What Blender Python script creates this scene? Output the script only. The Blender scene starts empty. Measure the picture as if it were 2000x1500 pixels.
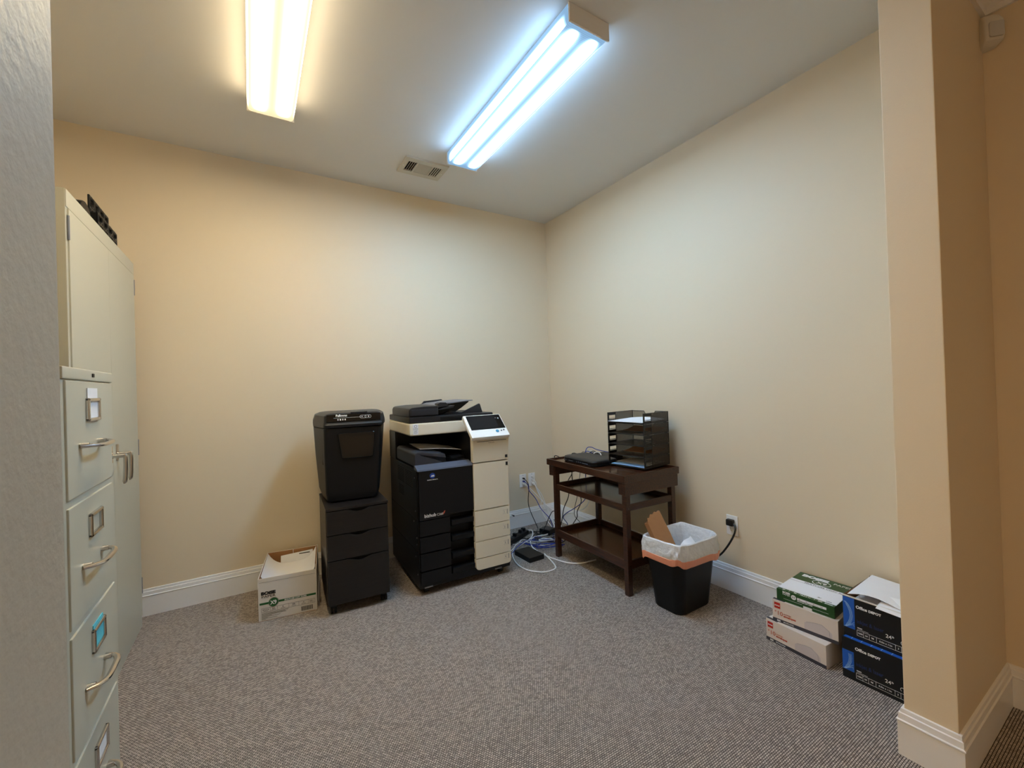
import bpy, bmesh, math, random
from mathutils import Vector, Matrix
random.seed(7)
C = bpy.context.scene
COL = C.collection
PI = math.pi
H = 2.74                                     # ceiling height

# ------------------------------------------------------------------ camera, world, exposure, lights
cam = bpy.data.cameras.new('camera')
cam.sensor_fit = 'HORIZONTAL'; cam.sensor_width = 36.0; cam.lens = 36.0 * 830.49 / 2000.0
cam.clip_start = 0.02; cam.clip_end = 50
co = bpy.data.objects.new('camera', cam); COL.objects.link(co)
R3 = ((0.85160813, -0.52319349, -0.03212723), (0.02415861, -0.02204991, 0.99946494), (0.52362196, 0.85192862, 0.00613826))
co.matrix_world = Matrix(((R3[0][0], R3[1][0], -R3[2][0], -2.37071),
                          (R3[0][1], R3[1][1], -R3[2][1], -3.18030),
                          (R3[0][2], R3[1][2], -R3[2][2], 1.23434), (0, 0, 0, 1)))
C.camera = co
vs = C.view_settings
vs.view_transform = 'Standard'; vs.look = 'None'; vs.gamma = 1.0; vs.use_curve_mapping = False
vs.exposure = 2.16
C.cycles.use_denoising = True
C.cycles.max_bounces = 10; C.cycles.diffuse_bounces = 6; C.cycles.glossy_bounces = 4
C.cycles.sample_clamp_indirect = 6.0
w = bpy.data.worlds.new('world'); C.world = w; w.use_nodes = True
w.node_tree.nodes['Background'].inputs[0].default_value = (1.0, 0.86, 0.68, 1)
w.node_tree.nodes['Background'].inputs[1].default_value = 0.02
LAMP_WARM = ((1.0, 0.79, 0.47), 23.5, 0.24)
LAMP_COOL = ((0.38, 0.665, 1.0), 37.5, 0.14)
def area_lamp(name, loc, size, power, col):
    l = bpy.data.lights.new(name, 'AREA'); l.shape = 'RECTANGLE'; l.size, l.size_y = size
    l.energy = power; l.color = col
    o = bpy.data.objects.new(name, l); COL.objects.link(o); o.location = loc
    return o
area_lamp('hall_fill', (-3.6, -3.02, 2.72), (0.9, 0.3), 4.6, (1.0, 0.72, 0.42))  # unseen fill light, added to give the hall its dim warm light

# ------------------------------------------------------------------ mesh helpers
def srgb(r, g, b):
    f = lambda c: (c / 255 / 12.92) if c / 255 <= 0.04045 else ((c / 255 + 0.055) / 1.055) ** 2.4
    return (f(r), f(g), f(b), 1)

class MB:
    """collects shapes into one mesh"""
    def __init__(s): s.bm = bmesh.new()
    def add(s, bm, mat=None):
        if mat is not None: bm.transform(mat)
        bmesh.ops.recalc_face_normals(bm, faces=bm.faces)
        me = bpy.data.meshes.new('t'); bm.to_mesh(me); bm.free()
        s.bm.from_mesh(me); bpy.data.meshes.remove(me); return s
    def box(s, x0, x1, y0, y1, z0, z1, bev=0.0, seg=2, mat=None):
        bm = bmesh.new()
        bmesh.ops.create_cube(bm, size=1)
        for v in bm.verts:
            v.co = Vector(((x0 + x1) / 2 + v.co.x * (x1 - x0), (y0 + y1) / 2 + v.co.y * (y1 - y0), (z0 + z1) / 2 + v.co.z * (z1 - z0)))
        if bev > 0:
            b = min(bev, abs(x1 - x0) * .49, abs(y1 - y0) * .49, abs(z1 - z0) * .49)
            bmesh.ops.bevel(bm, geom=bm.edges[:], offset=b, segments=seg, profile=.5, affect='EDGES')
        return s.add(bm, mat)
    def prism(s, pts, axis, a0, a1, bev=0.0, seg=2, mat=None):
        """pts: 2-D polygon; axis 'x': (y,z), 'y': (x,z), 'z': (x,y); extruded a0..a1"""
        bm = bmesh.new()
        def P(p, a): return {'x': (a, p[0], p[1]), 'y': (p[0], a, p[1]), 'z': (p[0], p[1], a)}[axis]
        v0 = [bm.verts.new(P(p, a0)) for p in pts]; v1 = [bm.verts.new(P(p, a1)) for p in pts]
        bm.faces.new(v0); bm.faces.new(v1[::-1])
        n = len(pts)
        for i in range(n): bm.faces.new((v0[i], v1[i], v1[(i + 1) % n], v0[(i + 1) % n]))
        bmesh.ops.recalc_face_normals(bm, faces=bm.faces)
        if bev > 0:
            caps = [e for e in bm.edges if (e.verts[0] in v0 and e.verts[1] in v0) or (e.verts[0] in v1 and e.verts[1] in v1)]
            bmesh.ops.bevel(bm, geom=caps, offset=bev, segments=seg, profile=.5, affect='EDGES')
        return s.add(bm, mat)
    def cyl(s, c, axis, r, h, r2=None, n=24, bev=0.0, mat=None):
        bm = bmesh.new()
        bmesh.ops.create_cone(bm, cap_ends=True, segments=n, radius1=r, radius2=r if r2 is None else r2, depth=h)
        if bev: bmesh.ops.bevel(bm, geom=[e for e in bm.edges if len(e.link_faces) == 2 and any(len(f.verts) > 4 for f in e.link_faces)], offset=bev, segments=2, affect='EDGES')
        m = {'z': Matrix(), 'x': Matrix.Rotation(PI / 2, 4, 'Y'), 'y': Matrix.Rotation(-PI / 2, 4, 'X')}[axis]
        m = Matrix.Translation(c) @ m
        if mat is not None: m = mat @ m
        return s.add(bm, m)
    def loft(s, rings, cap0=True, cap1=True, mat=None):
        bm = bmesh.new()
        vs_ = [[bm.verts.new(p) for p in r] for r in rings]
        n = len(rings[0])
        for a, b in zip(vs_, vs_[1:]):
            for i in range(n): bm.faces.new((a[i], a[(i + 1) % n], b[(i + 1) % n], b[i]))
        if cap0: bm.faces.new(vs_[0][::-1])
        if cap1: bm.faces.new(vs_[-1])
        return s.add(bm, mat)
    def tube(s, pts, r, n=8, closed=False, flat=1.0):
        P = [Vector(p) for p in pts]
        rings = []; up = None; m = len(P)
        for i in range(m):
            t = (P[min(i + 1, m - 1)] - P[max(i - 1, 0)]).normalized()
            if up is None:
                up = t.orthogonal().normalized() if abs(t.z) > .9 else Vector((0, 0, 1))
            up = (up - t * up.dot(t)); up = up.normalized() if up.length > 1e-5 else t.orthogonal().normalized()
            sd = t.cross(up)
            rings.append([P[i] + sd * (r * math.cos(2 * PI * k / n)) + up * (r * flat * math.sin(2 * PI * k / n)) for k in range(n)])
        return s.loft(rings)
    def sheet(s, f, nu, nv, th=0.0):
        """surface f(u,v) -> point, optional thickness along -z"""
        bm = bmesh.new()
        g = [[bm.verts.new(f(i / nu, j / nv)) for j in range(nv + 1)] for i in range(nu + 1)]
        for i in range(nu):
            for j in range(nv): bm.faces.new((g[i][j], g[i + 1][j], g[i + 1][j + 1], g[i][j + 1]))
        if th:
            bmesh.ops.recalc_face_normals(bm, faces=bm.faces)
            bmesh.ops.solidify(bm, geom=bm.faces[:], thickness=th)
        return s.add(bm)
    def text(s, txt, org, size, right=(1, 0, 0), up=(0, 0, 1), bold=0.0, sx=1.0, align='LEFT', shear=0.0, depth=0.0003):
        cu = bpy.data.curves.new('t', 'FONT'); cu.body = txt; cu.size = size; cu.offset = bold
        cu.extrude = depth; cu.align_x = align; cu.shear = shear; cu.resolution_u = 3
        o = bpy.data.objects.new('t', cu)
        me = bpy.data.meshes.new_from_object(o)
        r = Vector(right).normalized(); u = Vector(up).normalized(); n = r.cross(u)
        m = Matrix(((r.x * sx, u.x, n.x, org[0]), (r.y * sx, u.y, n.y, org[1]), (r.z * sx, u.z, n.z, org[2]), (0, 0, 0, 1)))
        me.transform(m); s.bm.from_mesh(me)
        bpy.data.meshes.remove(me); bpy.data.objects.remove(o); bpy.data.curves.remove(cu)
        return s

def spline(pts, k=6):
    P = [Vector(p) for p in pts]; out = []
    for i in range(len(P) - 1):
        p0 = P[max(i - 1, 0)]; p1 = P[i]; p2 = P[i + 1]; p3 = P[min(i + 2, len(P) - 1)]
        for j in range(k):
            t = j / k
            out.append(.5 * ((2 * p1) + (p2 - p0) * t + (2 * p0 - 5 * p1 + 4 * p2 - p3) * t * t + (3 * p1 - p0 - 3 * p2 + p3) * t ** 3))
    out.append(P[-1]); return out

def rrect(x0, x1, y0, y1, r, n=5):
    out = []
    for cx, cy, a in ((x1 - r, y1 - r, 0), (x0 + r, y1 - r, PI / 2), (x0 + r, y0 + r, PI), (x1 - r, y0 + r, 1.5 * PI)):
        for i in range(n + 1):
            b = a + PI / 2 * i / n
            out.append((cx + r * math.cos(b), cy + r * math.sin(b)))
    return out

def obj(name, mb, mat, parent=None, label=None, angle=35, smooth=True):
    me = bpy.data.meshes.new(name)
    mb.bm.to_mesh(me); mb.bm.free()
    if smooth and len(me.polygons):
        me.shade_smooth(); me.set_sharp_from_angle(angle=math.radians(angle))
    me.materials.append(mat)
    o = bpy.data.objects.new(name, me); COL.objects.link(o)
    if smooth and len(me.polygons):
        wn = o.modifiers.new('weighted_normals', 'WEIGHTED_NORMAL'); wn.keep_sharp = True; wn.weight = 60
    if parent is not None: o.parent = parent
    if label: o['label'] = label
    return o
def tag(o, label, cat, group=None):
    o['label'] = label; o['category'] = cat
    if group: o['group'] = group
    return o
def thing(name, label, cat, loc=(0, 0, 0), rotz=0.0, group=None):
    o = bpy.data.objects.new(name, None); COL.objects.link(o)
    o.location = loc; o.rotation_euler = (0, 0, math.radians(rotz)); o.empty_display_size = .05
    return tag(o, label, cat, group)
def struct(name, mb, mat):
    o = obj(name, mb, mat); o['kind'] = 'structure'; return o
def tree_copy(root, loc=None, rotz=None):
    r = root.copy(); COL.objects.link(r)
    if loc is not None: r.location = loc
    if rotz is not None: r.rotation_euler = (0, 0, math.radians(rotz))
    for ch in list(root.children):
        c = ch.copy(); COL.objects.link(c); c.parent = r
        for g in list(ch.children):
            d = g.copy(); COL.objects.link(d); d.parent = c
    return r

# ------------------------------------------------------------------ materials
def material(name, col, rough=0.5, metal=0.0, spec=0.5, noise=None, bump=None, coat=0.0, trans=0.0):
    """noise=(scale, amount) varies the colour a little; bump=(scale, strength, distance)"""
    m = bpy.data.materials.new(name); m.use_nodes = True
    nt = m.node_tree; b = nt.nodes['Principled BSDF']
    b.inputs['Base Color'].default_value = col; b.inputs['Roughness'].default_value = rough
    b.inputs['Metallic'].default_value = metal; b.inputs['Specular IOR Level'].default_value = spec
    if coat: b.inputs['Coat Weight'].default_value = coat; b.inputs['Coat Roughness'].default_value = .08
    if trans: b.inputs['Transmission Weight'].default_value = trans
    tc = nt.nodes.new('ShaderNodeTexCoord')
    if noise:
        n = nt.nodes.new('ShaderNodeTexNoise'); n.inputs['Scale'].default_value = noise[0]; n.inputs['Detail'].default_value = 4
        nt.links.new(tc.outputs['Object'], n.inputs['Vector'])
        mx = nt.nodes.new('ShaderNodeMix'); mx.data_type = 'RGBA'
        k = noise[1]
        mx.inputs[6].default_value = tuple(c * (1 - k) for c in col[:3]) + (1,)
        mx.inputs[7].default_value = tuple(min(1, c * (1 + k)) for c in col[:3]) + (1,)
        nt.links.new(n.outputs[0], mx.inputs[0]); nt.links.new(mx.outputs[2], b.inputs['Base Color'])
    if bump:
        n = nt.nodes.new('ShaderNodeTexNoise'); n.inputs['Scale'].default_value = bump[0]; n.inputs['Detail'].default_value = 3
        nt.links.new(tc.outputs['Object'], n.inputs['Vector'])
        bp = nt.nodes.new('ShaderNodeBump'); bp.inputs['Strength'].default_value = bump[1]; bp.inputs['Distance'].default_value = bump[2]
        nt.links.new(n.outputs[0], bp.inputs['Height']); nt.links.new(bp.outputs[0], b.inputs['Normal'])
    return m

def carpet_material():
    m = bpy.data.materials.new('loop_carpet'); m.use_nodes = True
    nt = m.node_tree; N = nt.nodes.new; L = nt.links.new; b = nt.nodes['Principled BSDF']
    b.inputs['Roughness'].default_value = .95; b.inputs['Specular IOR Level'].default_value = .1
    tc = N('ShaderNodeTexCoord')
    wob = N('ShaderNodeTexNoise'); wob.inputs['Scale'].default_value = 25
    L(tc.outputs['Object'], wob.inputs['Vector'])
    sc = N('ShaderNodeVectorMath'); sc.operation = 'MULTIPLY_ADD'; sc.inputs[1].default_value = (.0016, .0016, 0)
    L(wob.outputs['Color'], sc.inputs[0]); L(tc.outputs['Object'], sc.inputs[2])
    br = N('ShaderNodeTexBrick'); br.offset = .5; br.inputs['Scale'].default_value = 1
    br.inputs['Brick Width'].default_value = .0100; br.inputs['Row Height'].default_value = .0068
    br.inputs['Mortar Size'].default_value = .00115; br.inputs['Mortar Smooth'].default_value = .6; br.inputs['Bias'].default_value = .1
    br.inputs['Color1'].default_value = srgb(160, 149, 141); br.inputs["Color2"].default_value = srgb(210, 197, 186)
    br.inputs['Mortar'].default_value = srgb(46, 42, 41)
    L(sc.outputs[0], br.inputs['Vector'])
    n2 = N('ShaderNodeTexNoise'); n2.inputs['Scale'].default_value = 110; n2.inputs['Detail'].default_value = 2
    L(tc.outputs['Object'], n2.inputs['Vector'])
    cr = N('ShaderNodeValToRGB'); cr.color_ramp.elements[0].position = .35; cr.color_ramp.elements[0].color = srgb(170, 160, 165)
    cr.color_ramp.elements[1].position = .65; cr.color_ramp.elements[1].color = (1, .96, .9, 1)
    L(n2.outputs[0], cr.inputs[0])
    mx = N('ShaderNodeMix'); mx.data_type = 'RGBA'; mx.blend_type = 'MULTIPLY'; mx.inputs[0].default_value = .25
    L(br.outputs['Color'], mx.inputs[6]); L(cr.outputs[0], mx.inputs[7])
    L(mx.outputs[2], b.inputs['Base Color'])
    inv = N('ShaderNodeMath'); inv.operation = 'SUBTRACT'; inv.inputs[0].default_value = 1; L(br.outputs['Fac'], inv.inputs[1])
    bp = N('ShaderNodeBump'); bp.inputs['Strength'].default_value = .7; bp.inputs['Distance'].default_value = .003
    L(inv.outputs[0], bp.inputs['Height']); L(bp.outputs[0], b.inputs['Normal'])
    return m

def wood_material(name, c1, c2, rough, scale, coat=0.0):
    m = bpy.data.materials.new(name); m.use_nodes = True
    nt = m.node_tree; N = nt.nodes.new; L = nt.links.new; b = nt.nodes['Principled BSDF']
    tc = N('ShaderNodeTexCoord'); mp = N('ShaderNodeMapping'); mp.inputs['Scale'].default_value = scale
    L(tc.outputs['Object'], mp.inputs['Vector'])
    n = N('ShaderNodeTexNoise'); n.inputs['Scale'].default_value = 6; n.inputs['Detail'].default_value = 6; n.inputs['Roughness'].default_value = .65
    L(mp.outputs[0], n.inputs['Vector'])
    cr = N('ShaderNodeValToRGB'); cr.color_ramp.elements[0].position = .3; cr.color_ramp.elements[0].color = c1
    cr.color_ramp.elements[1].position = .72; cr.color_ramp.elements[1].color = c2
    L(n.outputs[0], cr.inputs[0]); L(cr.outputs[0], b.inputs['Base Color'])
    b.inputs['Roughness'].default_value = rough
    if coat: b.inputs['Coat Weight'].default_value = coat; b.inputs['Coat Roughness'].default_value = .12
    return m

def lens_material(name, col, strength, dim):
    """acrylic wrap lens glowing from two fluorescent tubes behind it (object space: x across, y along)"""
    m = bpy.data.materials.new(name); m.use_nodes = True
    nt = m.node_tree; nt.nodes.clear(); N = nt.nodes.new; L = nt.links.new
    out = N('ShaderNodeOutputMaterial'); em = N('ShaderNodeEmission')
    tc = N('ShaderNodeTexCoord'); sp = N('ShaderNodeSeparateXYZ'); L(tc.outputs['Object'], sp.inputs[0])
    def M(op, a, bb=None):
        n = N('ShaderNodeMath'); n.operation = op
        for i, v in enumerate((a, bb)):
            if v is None: continue
            if isinstance(v, (int, float)): n.inputs[i].default_value = v
            else: L(v, n.inputs[i])
        return n.outputs[0]
    ax = M('ABSOLUTE', sp.outputs['X'])
    d = M('SUBTRACT', ax, .052)
    d2 = M('MULTIPLY', d, d)
    g = M('EXPONENT', M('MULTIPLY', d2, -1 / .0150 ** 2))
    halo = M('EXPONENT', M('MULTIPLY', d2, -1 / .036 ** 2))
    ay = M('ABSOLUTE', sp.outputs['Y'])
    e = N('ShaderNodeMapRange'); e.interpolation_type = 'SMOOTHSTEP'
    e.inputs['From Min'].default_value = .59; e.inputs['From Max'].default_value = .52
    L(ay, e.inputs['Value'])
    core = M('MULTIPLY', M('ADD', g, M('MULTIPLY', halo, .016)), e.outputs[0])
    wv = N('ShaderNodeTexWave'); wv.wave_type = 'BANDS'; wv.bands_direction = 'Y'; wv.inputs['Scale'].default_value = 40
    L(tc.outputs['Object'], wv.inputs['Vector'])
    base = M('ADD', M('MULTIPLY', wv.outputs['Fac'], .2 * dim), dim)
    zf = N('ShaderNodeMapRange'); zf.interpolation_type = 'SMOOTHSTEP'
    zf.inputs['From Min'].default_value = -.018; zf.inputs['From Max'].default_value = -.055; L(sp.outputs['Z'], zf.inputs['Value'])
    side = M('MULTIPLY', M('MULTIPLY', M('GREATER_THAN', ax, .098), zf.outputs[0]), M('MULTIPLY', e.outputs[0], 0.11 * strength))
    total = M('ADD', M('ADD', M('MULTIPLY', core, strength), base), side)
    em.inputs['Color'].default_value = (*col, 1); L(total, em.inputs['Strength'])
    L(em.outputs[0], out.inputs['Surface'])
    return m

def mesh_metal():
    """fine perforated black steel sheet: real 2 mm holes"""
    m = bpy.data.materials.new('black_wire_mesh'); m.use_nodes = True
    nt = m.node_tree; N = nt.nodes.new; L = nt.links.new; b = nt.nodes['Principled BSDF']
    b.inputs['Base Color'].default_value = srgb(50, 38, 28); b.inputs['Roughness'].default_value = .5; b.inputs['Metallic'].default_value = .2
    out = nt.nodes['Material Output']
    tc = N('ShaderNodeTexCoord'); sp = N('ShaderNodeSeparateXYZ'); L(tc.outputs['Object'], sp.inputs[0])
    def M(op, a, bb=None):
        n = N('ShaderNodeMath'); n.operation = op
        for i, v in enumerate((a, bb)):
            if v is None: continue
            if isinstance(v, (int, float)): n.inputs[i].default_value = v
            else: L(v, n.inputs[i])
        return n.outputs[0]
    k = 2 * PI / .0026
    s1 = M('SINE', M('MULTIPLY', M('ADD', M('ADD', sp.outputs[0], sp.outputs[1]), sp.outputs[2]), k))
    s2 = M('SINE', M('MULTIPLY', M('SUBTRACT', M('ADD', sp.outputs[0], sp.outputs[1]), sp.outputs[2]), k))
    hole = M('GREATER_THAN', M('MULTIPLY', s1, s2), .10)
    tr = N('ShaderNodeBsdfTransparent'); mx = N('ShaderNodeMixShader')
    L(hole, mx.inputs[0]); L(b.outputs[0], mx.inputs[1]); L(tr.outputs[0], mx.inputs[2]); L(mx.outputs[0], out.inputs['Surface'])
    return m

WALL = material('cream_wall_paint', srgb(229, 212, 184), .55, spec=.3, bump=(240, .12, .002))
WALL_TEX_SHADED = material('brushed_wall_paint_shaded', srgb(196, 185, 166), .5, spec=.3, bump=(90, .35, .003))  # same wall paint with coarser bump, colour darkened for the jamb's shade
CEIL = material('ceiling_paint', srgb(226, 225, 224), .8, spec=.2)
TRIM = material('white_trim_paint', srgb(238, 236, 234), .35)
CARPET = carpet_material()
PUTTY = material('putty_steel', srgb(192, 189, 172), .38, spec=.5, bump=(300, .04, .001))
PUTTY_DARK = material('gap_shadow_steel', srgb(60, 56, 48), .6)
CHROME = material('brushed_chrome', srgb(205, 200, 195), .22, metal=1.0)
BLACK = material('black_plastic', srgb(14, 14, 16), .42, spec=.3)
BLACK_SATIN = material('satin_black_plastic', srgb(16, 16, 19), .36, spec=.32)
DARKGREY = material('dark_grey_plastic', srgb(44, 43, 44), .45, spec=.35)
SLATE = material('blue_grey_plastic', srgb(38, 40, 46), .36, spec=.4)
MIDGREY = material('mid_grey_plastic', srgb(120, 122, 130), .4)
IVORY = material('ivory_plastic', srgb(236, 227, 206), .45)
IVORY_LIGHT = material('light_ivory_plastic', srgb(240, 238, 232), .4)
GLOSS_BLACK = material('glossy_black_plastic', srgb(8, 8, 10), .08)
SCREEN = material('dark_screen_glass', srgb(28, 30, 34), .12)
BLUE_BTN = material('blue_button', srgb(70, 150, 190), .4)
BLUE_LOGO = material('blue_print', srgb(20, 70, 170), .5)
WHITE_INK = material('white_print', srgb(238, 238, 238), .6)
GREY_INK = material('grey_print', srgb(120, 118, 118), .7)
BLACK_INK = material('black_print', srgb(25, 25, 25), .7)
RED_INK = material('red_print', srgb(190, 45, 32), .6)
BROWN_INK = material('brown_red_print', srgb(196, 88, 66), .6)
GREEN_INK = material('green_print', srgb(28, 92, 46), .5)
PAPER = material('white_paper', srgb(238, 238, 242), .7, noise=(12, .02))
PAPER_GREY = material('greyish_paper', srgb(206, 205, 212), .7)
CARD = material('kraft_cardboard', srgb(172, 124, 82), .8, noise=(30, .08))
CARD_WHITE = material('white_carton_board', srgb(222, 216, 208), .65, noise=(9, .03))
CARTON_BLACK = material('black_printed_carton', srgb(13, 13, 15), .4)
CARTON_BLUE = material('blue_printed_carton', srgb(30, 92, 190), .45)
LIGHT_BLUE = material('pale_blue_print', srgb(150, 195, 240), .5)
NAVY_INK = material('navy_print', srgb(24, 42, 92), .5)
ENV_WHITE = material('envelope_box_board', srgb(226, 214, 204), .6)
ENV_GREY = material('envelope_picture_print', srgb(208, 198, 198), .6)
ENV_DARK = material('dark_grey_print', srgb(64, 62, 70), .6)
GREEN_WRAP = material('green_ream_wrap', srgb(32, 74, 30), .35, bump=(60, .1, .002))
BIN_BLACK = material('black_bin_plastic', srgb(9, 9, 10), .4, spec=.3)
LINER = material('white_bin_liner', srgb(226, 228, 232), .3, trans=.0, bump=(20, .6, .02))
PINK = material('pink_drawstring', srgb(236, 158, 128), .4, bump=(40, .3, .004))
MAHOG = wood_material('dark_mahogany', srgb(32, 17, 10), srgb(80, 45, 26), .34, (18, 1.2, 18), .2)
MAHOG_TOP = wood_material('dark_mahogany_top', srgb(40, 22, 14), srgb(92, 54, 33), .24, (14, 1.0, 14), .4)
ESPRESSO = wood_material('espresso_laminate', srgb(14, 11, 10), srgb(31, 25, 23), .42, (1.5, 12, 22))
PLATE = material('white_outlet_plastic', srgb(240, 240, 240), .35)
IVORY_DOT = material('almond_socket', srgb(214, 196, 150), .4)
CORD_BLACK = material('black_cord', srgb(18, 18, 20), .45)
CORD_WHITE = material('white_cord', srgb(240, 240, 240), .4)
CORD_BLUE = material('blue_cord', srgb(34, 52, 150), .4)
TEAL = material('teal_paper', srgb(92, 196, 214), .7)
SENSOR = material('sensor_plastic', srgb(222, 218, 208), .4)
SENSOR_LENS = material('sensor_lens', srgb(200, 198, 194), .25)
VENT_PAINT = material('vent_paint', srgb(206, 200, 186), .5)
OPENING_SHADE = material('opening_shade', srgb(14, 13, 12), .9)  # near-black colour standing in for shade inside slots, holes, recesses and seams
HOUSING = material('white_enamel', srgb(230, 226, 220), .4)
LENS_WARM = lens_material('warm_tube_lens', *LAMP_WARM)
LENS_COOL = lens_material('cool_tube_lens', *LAMP_COOL)
MESH = mesh_metal()
WIRE = material('black_wire', srgb(20, 17, 15), .4, metal=.3)
WINDOW_PANE = material('smoked_window', srgb(24, 19, 15), .12)
GRAPHITE = material('graphite_plastic', srgb(32, 32, 35), .4, spec=.4)

# ------------------------------------------------------------------ room shell
XL, YF = -3.42, -2.646            # left wall, room side of the front wall
YH, YB = -2.773, -4.55            # hall side of the front wall, far side of the hall
T = .12
struct('floor', MB().box(-4.6, T, YB - T, T, -.1, 0), CARPET)
struct('ceiling', MB().box(-4.6, T, YB - T, T, H, H + .1), CEIL)
struct('wall_back', MB().box(XL - T, T, 0, T, 0, H), WALL)
struct('wall_right', MB().box(0, T, YH, 0, 0, H), WALL)
struct('wall_left', MB().box(XL - T, XL, YF, 0, 0, H), WALL)
struct('wall_front_right', MB().box(-.588, 0, YH, YF, 0, H, .004), WALL)
struct('wall_front_left', MB().box(-4.6, -2.5145, YH, YF, 0, H, .004), WALL_TEX_SHADED)
struct('wall_hall_right', MB().box(0, T, YB, YH, 0, H), WALL)
struct('wall_hall_far', MB().box(-4.6, T, YB - T, YB, 0, H), WALL)
struct('wall_hall_end', MB().box(-4.6 - T, -4.6, YB - T, YF, 0, H), WALL)

BASE_PROF = [(0, 0), (.014, 0), (.014, .108), (.0165, .111), (.0165, .1145), (.0125, .117), (.0125, .1185), (.0115, .135), (.0078, .1375), (.0078, .139), (.0068, .149), (.004, .1505), (0, .1505)]
def run_profile(pts, prof, name, mat=TRIM):
    """sweep a (distance from wall, height) profile along floor points; the wall lies on the right of the path"""
    n = len(pts); P = [Vector((x, y, 0)) for x, y in pts]; rings = []
    for i in range(n):
        d0 = (P[i] - P[i - 1]).normalized() if i > 0 else None
        d1 = (P[i + 1] - P[i]).normalized() if i < n - 1 else None
        d0 = d0 or d1; d1 = d1 or d0
        n0 = Vector((-d0.y, d0.x, 0)); n1 = Vector((-d1.y, d1.x, 0))
        mm = (n0 + n1).normalized(); k = 1 / max(.2, mm.dot(n0))
        rings.append([P[i] + mm * (k * d) + Vector((0, 0, z)) for d, z in prof])
    mb = MB().loft(rings)
    return struct(name, mb, mat)
run_profile([(0, YF), (0, 0), (XL, 0)], BASE_PROF, 'baseboard_back')
run_profile([(XL, 0), (XL, YF)], BASE_PROF, 'baseboard_left')
run_profile([(0, YB), (0, YH), (-.588, YH), (-.588, YF), (0, YF)], BASE_PROF, 'baseboard_front_right')
run_profile([(XL, YF), (-2.5145, YF), (-2.5145, YH), (-4.6, YH)], BASE_PROF, 'baseboard_front_left')
CROWN = [(0, H), (0, 2.556), (.012, 2.556), (.014, 2.575), (.03, 2.59), (.05, 2.62), (.085, 2.66), (.108, 2.69), (.112, 2.715), (.125, 2.72), (.125, H)]
run_profile([(0, YB), (0, YH), (-.588, YH)], CROWN, 'trim_1')

# ------------------------------------------------------------------ ceiling lights and vent
def ceiling_light(label, x0, x1, y0, y1, lens):
    t = thing('ceiling_light', label, 'ceiling light', ((x0 + x1) / 2, (y0 + y1) / 2, H), 0, 'tube lights on the ceiling')
    W = (x1 - x0) / 2; L = (y1 - y0) / 2
    obj('housing', MB().box(-W + .012, W - .012, -L + .01, L - .01, -.03, 0, .003), HOUSING, t)
    pts = [(-W, -.002), (-W, -.055), (-W + .006, -.068), (-W + .014, -.073), (W - .014, -.073), (W - .006, -.068), (W, -.055), (W, -.002),
           (W - .003, -.002), (W - .003, -.05), (W - .016, -.069), (-W + .016, -.069), (-W + .003, -.05), (-W + .003, -.002)]
    obj('lens', MB().prism(pts, 'y', -L + .004, L - .004), lens, t)
    for s in (-1, 1):
        obj('end_cap', MB().box(-W - .002, W + .002, s * L - .004, s * L + .004, -.075, 0, .002), HOUSING, t)
    return t
ceiling_light('long ceiling tube light with a warm yellowish glow, left of the other', -2.352, -2.142, -1.91, -.69, LENS_WARM)
ceiling_light('long ceiling tube light with a cold bluish glow, beside the air vent', -1.268, -1.058, -1.905, -.685, LENS_COOL)

t = thing('ceiling_vent', 'off-white metal air vent with three louvre sections in the ceiling', 'vent', (-1.338, -.432, H))
def vent_frame():
    mb = MB(); W, D = .148, .106
    xs = [(-W, -.118), (-.058, -.05), (.05, .058), (.118, W)]
    for i, (a, b) in enumerate(xs): mb.box(a, b, *((-D, D) if i in (0, 3) else (-.0625, .0625)), -.012, 0, .001)
    for a, b in ((-D, -.062), (.062, D)): mb.box(-.1185, .1185, a, b, -.0118, 0, .001)
    return mb
obj('frame', vent_frame(), VENT_PAINT, t)
obj('duct', MB().box(-.12, .12, -.065, .065, -.0025, -.0005), OPENING_SHADE, t)
mb = MB()
for k in range(5):
    x = -.115 + k * .0145
    mb.box(-.0045, .0045, -.064, .064, -.0008, .0008, mat=Matrix.Translation((x, 0, -.008)) @ Matrix.Rotation(math.radians(-48), 4, 'Y'))
    mb.box(-.0048, .0048, -.064, .064, -.0008, .0008, mat=Matrix.Translation((-x, 0, -.009)) @ Matrix.Rotation(math.radians(-24), 4, 'Y'))
for k in range(10):
    y = -.058 + k * .0128
    mb.box(-.052, .052, -.0058, .0058, -.0008, .0008, mat=Matrix.Translation((0, y, -.007)) @ Matrix.Rotation(math.radians(-28), 4, 'X'))
obj('louvre', mb, VENT_PAINT, t)
for s in (-1, 1): obj('screw', MB().cyl((s * .134, 0, -.0125), 'z', .004, .003, n=12), PLATE, t)

# ------------------------------------------------------------------ filing cabinet (left, front faces +x)
def frame_x(x, y, z=0): return (x, y, z)
t = thing('file_cabinet', 'putty grey steel four-drawer filing cabinet beside the left wall opening', 'filing cabinet', (-2.75, -1.792, 0), 90)
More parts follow.
